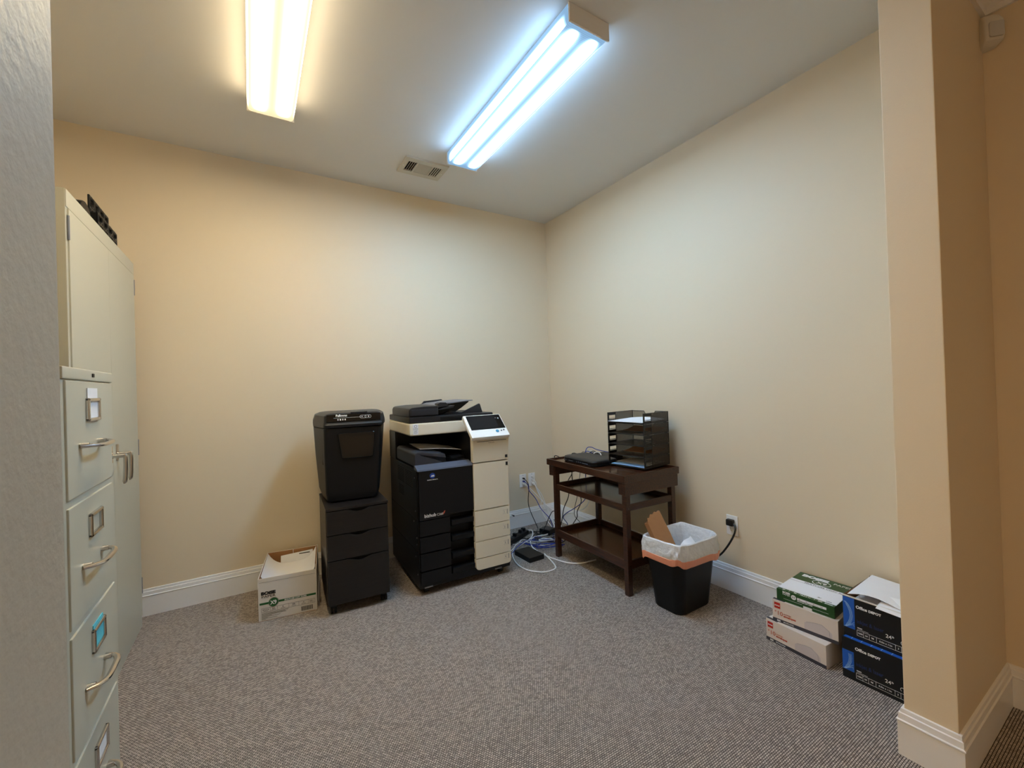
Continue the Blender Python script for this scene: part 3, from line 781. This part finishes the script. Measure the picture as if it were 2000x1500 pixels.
# modem / router and small switch on the stand
t = thing('modem', 'flat black internet modem lying on the left end of the stand', 'modem', (-.506, -1.115, .6945), -3)
def squircle(x0, x1, y0, y1, r): return rrect(x0, x1, y0, y1, r, 6)
W, D = .215, .345
body = [[(x, y, z) for x, y in squircle(i, W - i, i, D - i, .035)] for i, z in ((.006, 0), (.0, .006), (0, .024))]
obj('body', MB().loft(body), BLACK, t)
body = [[(x, y, z) for x, y in squircle(i, W - i, i, D - i, .035)] for i, z in ((.001, .0255), (.0, .030), (.004, .038), (.016, .042), (.03, .043))]
obj('top_shell', MB().loft(body), DARKGREY, t)
mb = MB()
for y in (.30, .175, .155, .135): mb.box(-.0012, .001, y, y + .006, .012, .019, .0005)
mb.box(-.0008, .001, .06, .12, .013, .016); mb.box(-.0008, .001, .22, .27, .013, .016)
obj('front_ports', mb, MIDGREY, t)
t = thing('network_switch', 'small black network box behind the modem on the stand', 'network switch', (-.255, -.995, .6945), -8)
obj('body', MB().box(0, .12, 0, .20, 0, .03, .003), BLACK, t)
mb = MB()
for i in range(4): mb.box(-.001, .002, .03 + i * .035, .052 + i * .035, .008, .022, .001)
obj('port', mb, MIDGREY, t)

# ------------------------------------------------------------------ waste bin
t = thing('waste_bin', 'black rectangular plastic waste bin in front of the stand', 'waste bin', (-.352, -1.63, 0), 0)
def bring(z, w_, d_, r): return [(x, y, z) for x, y in rrect(-w_ / 2, w_ / 2, -d_ / 2, d_ / 2, r, 6)]
outer = [bring(0, .262, .178, .045), bring(.006, .272, .188, .048), bring(.20, .312, .224, .052), bring(.372, .348, .254, .055), bring(.375, .348, .254, .055),
         bring(.375, .340, .246, .052), bring(.20, .304, .216, .048), bring(.012, .264, .180, .044)]
obj('body', MB().loft(outer), BIN_BLACK, t)
t = thing('bin_liner', 'white plastic bag folded over the rim of the waste bin', 'bin bag', (-.352, -1.63, 0), 0)
def lring(z, w_, d_, r, amp, ph, frq=9, zamp=0.0):
    out = []; pts = rrect(-w_ / 2, w_ / 2, -d_ / 2, d_ / 2, r, 8); n = len(pts)
    # densify
    den = []
    for i in range(n):
        a = Vector(pts[i]); b = Vector(pts[(i + 1) % n]); m = max(1, int((b - a).length / .012))
        den += [a.lerp(b, k / m) for k in range(m)]
    return den
def wrinkle(rings_spec):
    base = None; rings = []
    for (z, w_, d_, amp, zamp, ph) in rings_spec:
        N = 160; out = []
        for k in range(N):
            a = 2 * PI * k / N
            c, s_ = math.cos(a), math.sin(a); e = .32
            x = w_ / 2 * math.copysign(abs(c) ** e, c); yv = d_ / 2 * math.copysign(abs(s_) ** e, s_)
            n1 = math.sin(7 * a + 1.6 * ph) + .8 * math.sin(13 * a - ph * 2.3) + .6 * math.sin(23 * a + 3.1 * ph) + .4 * math.sin(41 * a - 2 * ph)
            f = 1 + amp * n1
            zz = z + zamp * (math.sin(2 * a + .6) + .35 * math.sin(7 * a + ph))
            out.append((x * f, yv * f, zz))
        rings.append(out)
    return rings
skirt = [(.292, .366, .272, .010, .012, .3), (.306, .369, .277, .013, .011, .7), (.318, .370, .277, .015, .009, 1.1), (.332, .369, .276, .015, .008, 1.6), (.346, .367, .273, .014, .005, 2.2), (.360, .364, .270, .010, .004, 2.7), (.372, .362, .268, .006, .004, 3.0), (.381, .360, .266, .004, .004, 3.1),
         (.386, .350, .256, .003, .004, 3.3), (.378, .338, .244, .003, .003, 3.6), (.345, .326, .232, .012, .002, 4.2), (.29, .316, .222, .014, .002, 5.1), (.22, .302, .208, .014, 0, 5.9), (.15, .288, .194, .012, 0, 6.6), (.05, .262, .17, .01, 0, 7.2)]
obj('bag', MB().loft(wrinkle(skirt), cap0=False, cap1=True), LINER, t)
band = [(.265, .364, .270, .004, .014, .2), (.272, .370, .277, .006, .013, .3), (.300, .372, .280, .010, .012, .7), (.302, .368, .276, .010, .012, .7)]
obj('drawstring', MB().loft(wrinkle(band), cap0=False, cap1=False), PINK, t, 'pink drawstring band')
bm_ = Matrix.Translation((-.405, -1.612, .27)) @ Matrix.Rotation(math.radians(-14), 4, 'Z') @ Matrix.Rotation(math.radians(-24), 4, 'X') @ Matrix.Rotation(math.radians(-12), 4, 'Y')
t = thing('cardboard_piece', 'torn brown cardboard piece sticking out of the waste bin', 'cardboard', (0, 0, 0))
t.matrix_world = bm_
pol = [(-.05, 0), (.055, 0), (.058, .1), (.054, .235), (.046, .24), (.03, .236), (.018, .243), (.0, .232), (-.015, .238), (-.03, .222), (-.042, .224), (-.05, .2)]
obj('panel', MB().prism(pol, 'y', 0, .006, .001), CARD, t)
obj('folded_edge', MB().box(-.052, -.046, .0, .036, 0, .2, .002), CARD, t)
obj('back_fold', MB().box(-.052, .03, .032, .037, .0, .205, .001), CARD, t)
mb = MB().sheet(lambda u, v: (-.33 + .10 * u, -1.66 + .05 * v, .30 + .05 * u * v + .01 * math.sin(u * 5)), 5, 4, .001)
tag(obj('paper_scrap', mb, PAPER), 'white paper scrap inside the waste bin beside the cardboard', 'paper')

# ------------------------------------------------------------------ wall plates and cords
def wall_plate(name, label, cat, loc, rotz, kind):
    t = thing(name, label, cat, loc, rotz)
    obj('cover_plate', MB().box(-.035, .035, -.006, 0, -.0575, .0575, .003), PLATE, t)
    if kind == 'data':
        for z in (.022, -.004, -.03):
            j = obj('jack', MB().box(-.009, .009, -.0075, -.004, z - .009, z + .009, .001), PLATE, t)
            obj('jack_hole', MB().box(-.006, .006, -.0082, -.0072, z - .006, z + .005), OPENING_SHADE, j)
    else:
        for z in (.02, -.02):
            j = obj('socket', MB().box(-.0165, .0165, -.008, -.004, z - .014, z + .014, .004), PLATE, t)
            mb = MB().box(-.008, -.006, -.0086, -.0076, z - .003, z + .007).box(.006, .008, -.0086, -.0076, z - .003, z + .006)
            mb.cyl((0, -.008, z - .008), 'y', .003, .0015, n=10)
            obj('slots', mb, IVORY_DOT, j)
    for z in ((.048, -.048) if kind == 'data' else (0,)): obj('screw', MB().cyl((0, -.0065, z), 'y', .003, .002, n=10), MIDGREY, t)
    return t
wall_plate('wall_plate', 'white data wall plate with a black, a blue and a white cable, nearest the copier', 'wall plate', (-.338, 0, .399), 0, 'data')
wall_plate('wall_plate', 'white data wall plate with only white cables, nearest the room corner', 'wall plate', (-.243, 0, .398), 0, 'data')
wall_plate('power_outlet', 'white power outlet on the right wall above the waste bin', 'power outlet', (0, -1.725, .387), -90, 'power')
t = thing('power_cable', 'thick black power cord plugged into the outlet, running down behind the waste bin', 'cable', (0, 0, 0))
obj('plug', MB().box(-.036, -.0085, -1.745, -1.703, .388, .425, .006), CORD_BLACK, t)
obj('cord', MB().tube(spline([(-.022, -1.738, .408), (-.030, -1.757, .395), (-.04, -1.763, .37), (-.05, -1.75, .326), (-.06, -1.72, .268), (-.07, -1.684, .217), (-.08, -1.627, .172), (-.085, -1.56, .11), (-.09, -1.50, .03), (-.095, -1.46, .008), (-.11, -1.40, .006)], 8), .0052, 10), CORD_BLACK, t)

def cable(label, pts, r, mat, k=6, name='network_cable', cat='cable', plug=None):
    P = spline(pts, k)
    if plug:
        t = thing(name, label, cat, (0, 0, 0))
        obj('cord', MB().tube(P, r, 8), mat, t)
        a = P[0]
        obj('plug', MB().box(a.x - .006, a.x + .006, a.y - .022, a.y + .002, a.z - .006, a.z + .006, .002), mat, t)
        return t
    return tag(obj(name, MB().tube(P, r, 8), mat), label, cat)
G = .005
cable('black network cable hanging from the wall plate nearest the copier', [(-.338, -.010, .421), (-.328, -.05, .40), (-.310, -.055, .345), (-.318, -.05, .213), (-.313, -.08, .13), (-.286, -.134, .01), (-.329, -.189, .008), (-.399, -.256, .008), (-.45, -.30, .008)], .0032, CORD_BLACK, plug=1)
cable('blue network cable hanging from the wall plate nearest the copier', [(-.338, -.010, .395), (-.318, -.05, .37), (-.311, -.06, .317), (-.26, -.08, .244), (-.233, -.12, .159), (-.209, -.2, .098), (-.205, -.23, .06), (-.217, -.262, .008), (-.319, -.396, .006), (-.40, -.44, .010)], .0032, CORD_BLUE, plug=1)
cable('white network cable hanging from the wall plate nearest the copier', [(-.338, -.010, .369), (-.312, -.04, .35), (-.237, -.06, .271), (-.167, -.1, .177), (-.131, -.16, .132), (-.12, -.22, .06), (-.13, -.28, .006), (-.2, -.38, .006)], .0036, CORD_WHITE, plug=1)
cable('white cable from the top jack of the wall plate nearest the corner', [(-.243, -.010, .42), (-.227, -.04, .377), (-.217, -.04, .327), (-.181, -.04, .244), (-.172, -.04, .2), (-.18, -.045, .15), (-.17, -.08, .07), (-.16, -.16, .006), (-.22, -.30, .006)], .0036, CORD_WHITE, plug=1)
cable('white cable from the middle jack of the wall plate nearest the corner', [(-.243, -.010, .394), (-.221, -.04, .334), (-.179, -.05, .267), (-.142, -.06, .175), (-.11, -.09, .07), (-.11, -.16, .006), (-.16, -.26, .006)], .0036, CORD_WHITE, plug=1)
cable('white cable from the lowest jack of the wall plate nearest the corner', [(-.243, -.010, .368), (-.235, -.04, .35), (-.212, -.05, .286), (-.16, -.08, .16), (-.135, -.1, .10), (-.14, -.15, .045), (-.147, -.19, .006), (-.25, -.28, .012)], .0036, CORD_WHITE, plug=1)
cable('thick white cable lying across the carpet under the stand', [(-.343, -.927, G), (-.40, -.92, G), (-.469, -.908, G), (-.53, -.855, G), (-.568, -.755, G), (-.592, -.615, .008), (-.583, -.5, .012), (-.536, -.394, .014), (-.476, -.333, .014), (-.42, -.32, .014), (-.343, -.332, .014), (-.263, -.311, .012), (-.20, -.26, .006)], .0048, CORD_WHITE)
cable('white cable looped in a wide ring on the carpet beside the copier', [(-.588, -.653, .016), (-.614, -.778, .008), (-.641, -.854, G), (-.678, -.88, G), (-.742, -.879, G), (-.793, -.835, G), (-.827, -.773, G), (-.83, -.67, G), (-.791, -.549, G), (-.747, -.473, .008), (-.67, -.416, .012), (-.578, -.384, .02), (-.539, -.37, .022), (-.469, -.317, .022), (-.402, -.23, .02), (-.377, -.165, .014), (-.409, -.129, .006)], .0046, CORD_WHITE)
cable('thin white cable running toward the copier across the pile of cables', [(-.83, -.36, G), (-.75, -.33, .01), (-.678, -.335, .01), (-.64, -.369, .014), (-.57, -.327, .02), (-.544, -.389, .026), (-.48, -.436, .018), (-.361, -.462, .012), (-.28, -.48, G)], .0028, CORD_WHITE)
cable('thin white cable bent in a short hook beside the copier', [(-.83, -.46, G), (-.758, -.446, .008), (-.711, -.425, .012), (-.67, -.39, .018), (-.635, -.372, .02), (-.597, -.38, .024), (-.55, -.42, .02), (-.50, -.50, .012), (-.46, -.52, G)], .0028, CORD_WHITE)
cable('black power cord running from the modem down to the power strip', [(-.47, -.72, .709), (-.465, -.655, .712), (-.46, -.64, .66), (-.452, -.63, .33), (-.435, -.60, .29), (-.395, -.5, .249), (-.375, -.42, .17), (-.353, -.35, .092), (-.345, -.29, .03), (-.36, -.28, .012), (-.451, -.352, .014), (-.527, -.462, .012), (-.56, -.50, .02)], .0035, CORD_BLACK, name='power_cable', cat='cable')
cable('black cable hanging down at the far end of the stand, nearest the front edge', [(-.302, -.72, .709), (-.301, -.655, .712), (-.30, -.643, .66), (-.30, -.642, .56), (-.342, -.642, .501), (-.339, -.642, .397), (-.388, -.642, .31), (-.405, -.642, .243), (-.417, -.64, .20), (-.40, -.56, .05), (-.38, -.48, .006), (-.43, -.40, .006)], .0032, CORD_BLACK)
cable('black cable crossing behind the stand down to the carpet', [(-.290, -.72, .709), (-.292, -.655, .712), (-.295, -.643, .66), (-.301, -.642, .564), (-.289, -.642, .479), (-.217, -.642, .347), (-.26, -.642, .264), (-.265, -.642, .217), (-.318, -.642, .161), (-.35, -.60, .05), (-.36, -.52, .006), (-.30, -.42, .006)], .0032, CORD_BLACK)
cable('blue cable looping behind the stand between its shelves', [(-.16, -.72, .709), (-.16, -.655, .712), (-.16, -.643, .66), (-.17, -.642, .40), (-.185, -.642, .336), (-.282, -.642, .292), (-.359, -.642, .27), (-.398, -.642, .242), (-.356, -.64, .174), (-.34, -.56, .06), (-.36, -.46, .006), (-.46, -.42, .010)], .0030, CORD_BLUE)
cable('white cable hanging behind the stand between its shelves', [(-.125, -.72, .709), (-.125, -.655, .712), (-.122, -.643, .66), (-.143, -.642, .314), (-.273, -.63, .257), (-.373, -.63, .25), (-.40, -.58, .15), (-.38, -.50, .02), (-.33, -.43, .006)], .0026, CORD_WHITE)
cable('thin black cable slanting behind the stand above its lowest shelf', [(-.20, -.72, .709), (-.20, -.655, .712), (-.20, -.643, .66), (-.25, -.642, .40), (-.289, -.64, .248), (-.223, -.64, .15), (-.22, -.58, .03), (-.28, -.50, .006)], .0022, CORD_BLACK)
random.seed(3)
def coil(cx, cy, rx, ry, turns, z0, jit, ph=0.0, rot=0.0):
    P = []; n = int(turns * 10)
    for i in range(n + 1):
        a = 2 * PI * i / 10 + ph
        x = rx * math.cos(a) * (1 + random.uniform(-jit, jit)); y = ry * math.sin(a) * (1 + random.uniform(-jit, jit))
        P.append((cx + x * math.cos(rot) - y * math.sin(rot), cy + x * math.sin(rot) + y * math.cos(rot), z0 + .010 * random.random()))
    return P
cable('coiled blue network cable in the middle of the cable pile on the carpet', coil(-.46, -.46, .13, .07, 2.5, .008, .25, .4, -.4), .0030, CORD_BLUE)
cable('blue network cable twisted on the carpet close to the front leg of the stand', coil(-.47, -.54, .10, .04, 2, .012, .3, 2.0, -.5), .0030, CORD_BLUE)
cable('blue network cable bunched on the carpet beside the copier', [(-.80, -.50, G), (-.75, -.48, .01), (-.70, -.44, .016), (-.625, -.40, .022), (-.56, -.375, .026), (-.50, -.38, .02), (-.45, -.33, .016), (-.41, -.36, .014), (-.47, -.44, .012)], .0036, CORD_BLUE)
cable('white cable tied in a small bundle on top of the blue cables', coil(-.43, -.46, .05, .022, 2, .026, .2, 0, -.5), .0028, CORD_WHITE)
cable('black cord tangled beside the power strip', coil(-.46, -.27, .11, .05, 3, .008, .35, 1.0, .3), .0030, CORD_BLACK, name='power_cable', cat='cable')
cable('black cord tangled on the carpet close to the stand', coil(-.38, -.36, .10, .06, 2, .008, .35, 2.0, -.3), .0030, CORD_BLACK, name='power_cable', cat='cable')
cable('blue cable arching from the modem over to the network box on the stand', [(-.296, -.80, .716), (-.275, -.775, .735), (-.245, -.765, .762), (-.225, -.79, .765), (-.205, -.82, .75), (-.175, -.88, .738), (-.165, -.93, .735), (-.20, -.97, .72), (-.262, -.975, .706), (-.268, -.96, .704)], .0028, CORD_BLUE)
cable('short white cable looping from the modem on the stand', [(-.285, -.86, .712), (-.268, -.862, .735), (-.25, -.875, .742), (-.245, -.90, .735), (-.252, -.92, .712)], .0030, CORD_WHITE)
cable('short black cable looping from the modem on the stand', [(-.292, -.83, .714), (-.275, -.825, .735), (-.24, -.83, .742), (-.225, -.86, .722), (-.22, -.875, .704)], .0030, CORD_BLACK)

pm2 = math.degrees(math.atan2(.219 - .3, .444 - .665))
t = thing('power_strip', 'black power strip on the carpet behind the copier corner', 'power strip', (-.735, -.345, 0), 28)
obj('body', MB().box(0, .33, -.03, .03, .004, .040, .006), BLACK, t)
obj('feet', MB().box(.02, .31, -.02, .02, 0, .005), BLACK, t)
obj('switch', MB().box(.052, .066, -.013, .013, .039, .044, .002), RED_INK, t, 'red rocker switch')
for i in range(5):
    x = .105 + i * .045
    obj('socket', MB().box(x - .014, x + .014, -.02, .02, .0395, .0415, .003), GRAPHITE, t)
for i in (1, 3, 4):
    x = .105 + i * .045
    obj('plug', MB().box(x - .012, x + .012, -.016, .016, .041, .066, .004), CORD_BLACK, t)
t = thing('power_adapter', 'flat black power brick on the carpet between copier and stand', 'power adapter', (-.745, -.695, 0), 2)
obj('body', MB().box(0, .128, 0, .19, 0, .034, .003), BLACK, t)
obj('cord_collar', MB().cyl((.064, .195, .017), 'y', .006, .02, n=12), CORD_BLACK, t)
t = thing('power_adapter', 'small black box on the carpet by the room corner behind the stand', 'power adapter', (-.315, -.345, 0), 20)
obj('body', MB().box(0, .09, 0, .10, 0, .045, .004), BLACK, t)
obj('top_label', MB().box(.015, .075, .02, .08, .0448, .0455), GRAPHITE, t)
t = thing('door_stop', 'small spring door stop on the baseboard of the back wall', 'door stop', (-.467, -.0125, .121))
obj('stem', MB().cyl((0, -.014, 0), 'y', .004, .028, n=12), MIDGREY, t); obj('tip', MB().cyl((0, -.03, 0), 'y', .006, .008, n=12), BLACK, t)

# ------------------------------------------------------------------ boxes by the right wall
def envelope_box(label, loc, rot):
    t = thing('envelope_box', label, 'envelope box', loc, rot, 'boxes of envelopes')
    W, D, Z = .256, .225, .099
    obj('box', MB().box(0, W, 0, D, 0, Z, .001), ENV_WHITE, t)
    y = -.0006
    mb = MB().box(0, W, y, .0005, 0, .015); mb.box(0, .05, .004, .02, Z, Z + .0004)
    obj('dark_band', mb, ENV_DARK, t)
    obj('red_square', MB().box(.008, .033, y, .0005, .062, .089), RED_INK, t)
    m2 = MB().text('STAPLES', (.0205, y - .0004, .0732), .0056, align='CENTER', bold=.0003).text('500', (.018, y - .0004, .004), .010, bold=.0004)
    m2.text('ENVELOPES', (.045, y - .0004, .005), .0075, sx=1.1)
    obj('white_lettering', m2, WHITE_INK, t)
    m2 = MB().text('#', (.009, y, .044), .012).text('10', (.017, y, .033), .026, sx=1.05).text('GUMMED', (.046, y, .042), .0075).text('envelopes', (.046, y, .0315), .0125, bold=.0005)
    obj('red_lettering', m2, BROWN_INK, t)
    obj('envelope_picture', MB().prism([(.130, .016), (.130, .044), (.138, .049), (.172, .058), (.200, .060), (.228, .042), (.234, .035), (.234, .016)], 'y', y, .0005), ENV_GREY, t)
    m2 = MB()
    m2.tube([(.138, y - .0003, .049), (.172, y - .0003, .0575), (.196, y - .0003, .0595), (.224, y - .0003, .042), (.226, y - .0003, .017)], .0005, 4)
    obj('picture_outline', m2, GREY_INK, t)
    return t
envelope_box('lower white box of envelopes, standing on the carpet', (-.313, -2.066, 0), -94.4)
envelope_box('upper white box of envelopes, under the green ream', (-.304, -2.094, .0992), -85.6)

t = thing('paper_ream', 'green and white wrapped ream of copy paper on top of the envelope boxes', 'paper ream', (-.292, -2.108, .1987), -86)
W, D, Z = .228, .272, .052
obj('wrap', MB().box(0, W, 0, D, 0, Z, .002), GREEN_WRAP, t)
mb = MB().box(.0, W, .020, D * .62, Z - .0002, Z + .0006); mb.box(W * .48, W * .63, -.0007, .002, 0, .011)
mb.box(.052 + .034, W - .03, -.0007, .001, .028, .038)
obj('white_band', mb, PAPER, t)
m2 = MB().text('BOiSE', (.022, D * .84, Z + .0003), .036, up=(0, 1, 0), bold=.0026, sx=1.15).text('PAPER', (.150, D * .845, Z + .0003), .027, up=(0, 1, 0), sx=1.0)
m2.text('X9', (W * .5, D * .70, Z + .0003), .034, up=(0, 1, 0), bold=.0003, align='CENTER')
m2.tube([(W * .5 + .036 * math.cos(k * PI / 16), D * .74 + .028 * math.sin(k * PI / 16), Z + .0002) for k in range(33)], .0014, 5)
for s, x in (('20', .028), ('92', .075), ('8.5 x 11', .118), ('500', .172), ('sheets', .205)): m2.text(s, (x, .006, Z + .0003), .011, up=(0, 1, 0), bold=.0003, align='CENTER')
for x in (.05, .096, .15, .19): m2.box(x, x + .001, .004, .018, Z - .0002, Z + .0006)
m2.text('BOiSE', (.026, -.0004, .040), .011, bold=.0006, sx=1.1).text('PAPER', (.026, -.0004, .031), .010, sx=1.1)
m2.text('MULTI-USE COPY PAPER', (.086, -.0004, .0215), .0055, bold=.0002)
m2.cyl((.0715, -.0004, .0335), 'y', .0105, .0008, n=22)
m2.box(.03, .105, -.0005, 0, .0135, .0143); m2.box(.147, .205, -.0005, 0, .0135, .0143)
obj('white_lettering', m2, WHITE_INK, t)
m2 = MB().text('MULTI-USE COPY PAPER', (.06, D * .555, Z + .0009), .0135, up=(0, 1, 0), sx=1.25, bold=.0001)
m2.box(.0, W, D * .535, D * .54, Z, Z + .0009); m2.text('USA', (W - .03, .028, Z + .0009), .012, up=(0, 1, 0), align='CENTER')
m2.text('for', (W * .66, .04, Z + .0009), .012, up=(0, 1, 0), shear=.4)
for i, s in enumerate(('20', '92', '8.5 x 11', '500')): m2.text(s, (.092 + i * .028, -.0010, .0305), .006)
m2.text('X9', (.0715, -.0010, .0295), .012, align='CENTER')
obj('dark_lettering', m2, GREY_INK, t)

def black_carton(label, loc, opened):
    t = thing('paper_carton', label, 'carton', loc, -90, 'black cartons of printer paper')
    W, D, Z = .250, (.275 if opened else .295), .1645
    if not opened:
        obj('box', MB().box(0, W, 0, D, 0, Z, .001), CARTON_BLACK, t)
        mb = MB().box(.006, W, .004, .026, Z, Z + .0004); obj('blue_edge', mb, CARTON_BLUE, t)
    else:
        obj('front_panel', MB().box(0, W, 0, .004, 0, Z, .001), CARTON_BLACK, t)
        obj('base_panel', MB().box(0, W, .004, D, 0, .004), CARTON_BLACK, t)
        for x0 in (0, W - .004):
            s_ = obj('side_panel', MB().box(x0, x0 + .004, .004, D, 0, Z, .001), CARTON_BLACK, t)
            xi = x0 + .004 if x0 == 0 else x0 - .0006
            obj('kraft_lining', MB().box(xi, xi + .0006, .005, D - .004, .004, Z + .001), CARD, s_)
        b_ = obj('back_panel', MB().box(0, W, D - .004, D, 0, Z + .004, .001), CARTON_BLACK, t)
        obj('kraft_lining', MB().box(.004, W - .004, D - .0046, D - .004, .004, Z + .004), CARD, b_)
        obj('cut_edge', MB().box(0.0, W, -.0004, .0044, Z - .004, Z + .0006), CARD_WHITE, t)
    y = -.0006
    zt = Z - .006 if opened else Z - .05
    obj('blue_panel', MB().box(0.001, .040, y, .0005, .034, zt), CARTON_BLUE, t)
    mb = MB()
    for i in range(4):
        c0 = -.026 + i * .015
        P = []
        for k in range(9):
            a = -1.0 + k * .25
            px, pz = c0 + .05 * math.cos(a) - .012 * i, .088 + .062 * math.sin(a)
            if .002 < px < .039 and .035 < pz < zt: P.append((px, y - .0002, pz))
        if len(P) > 1: mb.tube(P, .0007, 4)
    for k in range(3): mb.tube([(.004 + k * .003, y - .0002, .036), (.016 + k * .009, y - .0002, .045 + .004 * k), (.038, y - .0002, .062 - k * .008)], .0006, 4)
    for i in range(7): mb.box(.03 + i * .032, .032 + i * .032, .005, .026, Z + .0003, Z + .0007) if not opened else None
    obj('pale_blue_lines', mb, LIGHT_BLUE, t)
    zo = .125 if opened else .128
    m2 = MB().text('Office', (.045, y, zo), .0165, bold=.0005, sx=.92).text('DEPOT', (.0865, y, zo), .0125, bold=.0006, sx=1.0)
    m2.text('24', (.138, y, .052), .019, bold=.0001).text('lb', (.158, y, .059), .009, bold=.0001)
    for z0 in (.015, .036): m2.box(.046, W, y, 0, z0, z0 + .0009)
    for x in (.046, .0675, .086, .109, .167, .184, .2495): m2.box(x, x + .0009, y, 0, .015, .036)
    for q, x in (('1500', .057), ('24', .077), ('98', .097), ('8.5in x 11in', .138), ('3', .176), ('99 brightness', .216)): m2.text(q, (x, y, .0235), .0085, align='CENTER', bold=.0001)
    m2.box(.048, .064, y, 0, .046, .0485); m2.box(.048, .084, y, 0, .041, .0418)
    m2.tube([(.190 + .006 * math.cos(k * PI / 6), y, .052 + .007 * math.sin(k * PI / 6)) for k in range(-2, 9)], .0008, 4)
    obj('white_lettering', m2, WHITE_INK, t)
    m2 = MB().text('inkjet & laser', (.046, y, .066), .021, bold=.0001, sx=.78)
    obj('navy_lettering', m2, NAVY_INK, t)
    return t
black_carton('closed black carton of printer paper on the carpet, under the open black one', (-.319, -2.374, 0), False)
black_carton('open black carton of printer paper, filled with loose sheets, on the closed one', (-.298, -2.374, .1652), True)
tag(obj('paper_stack', MB().box(-.285, -.05, -2.61, -2.39, .1705, .30, .002), PAPER), 'block of paper filling the open black carton', 'paper')
def heap(z0, dz, x0, x1, y0, y1, ph):
    def f(u, v):
        x = x0 + (x1 - x0) * u; y = y0 + (y1 - y0) * v
        z = z0 + dz * (u ** 1.2) * .6 + .022 * math.sin(v * PI) * (1 - u) * .6 + .009 * math.sin(5 * v + ph) * (1 - u) + .012 * (1 - v) * u
        return (x, y, z)
    return f
tag(obj('paper_sheet', MB().sheet(heap(.332, .0, -.285, -.032, -2.386, -2.615, 0), 10, 12, .001), PAPER), 'wavy top sheet of paper bulging out of the open black carton', 'paper')
tag(obj('paper_sheet', MB().sheet(lambda u, v: (-.318 + .10 * u, -2.49 - .125 * v, .326 + .020 * u - .016 * (1 - u) * v + .010 * v), 6, 6, .001), PAPER), 'torn white sheet hanging over the front edge of the open black carton', 'paper')

# ------------------------------------------------------------------ motion sensor in the hall corner
t = thing('motion_sensor', 'white motion sensor mounted high in the corner right of the opening', 'motion sensor', (-.002, -2.775, 2.425), -45)
def mring(z, w_, d_): return [(x, y - d_ / 2, z) for x, y in rrect(-w_ / 2, w_ / 2, -d_ / 2, d_ / 2, .012, 4)]
obj('housing', MB().loft([mring(.0, .040, .034), mring(.012, .058, .052), mring(.03, .062, .058), mring(.085, .060, .054), mring(.108, .056, .042), mring(.115, .046, .034)]), SENSOR, t)
obj('lens', MB().prism(rrect(-.022, .022, .02, .075, .008, 4), 'y', -.0605, -.055, .001), SENSOR_LENS, t)
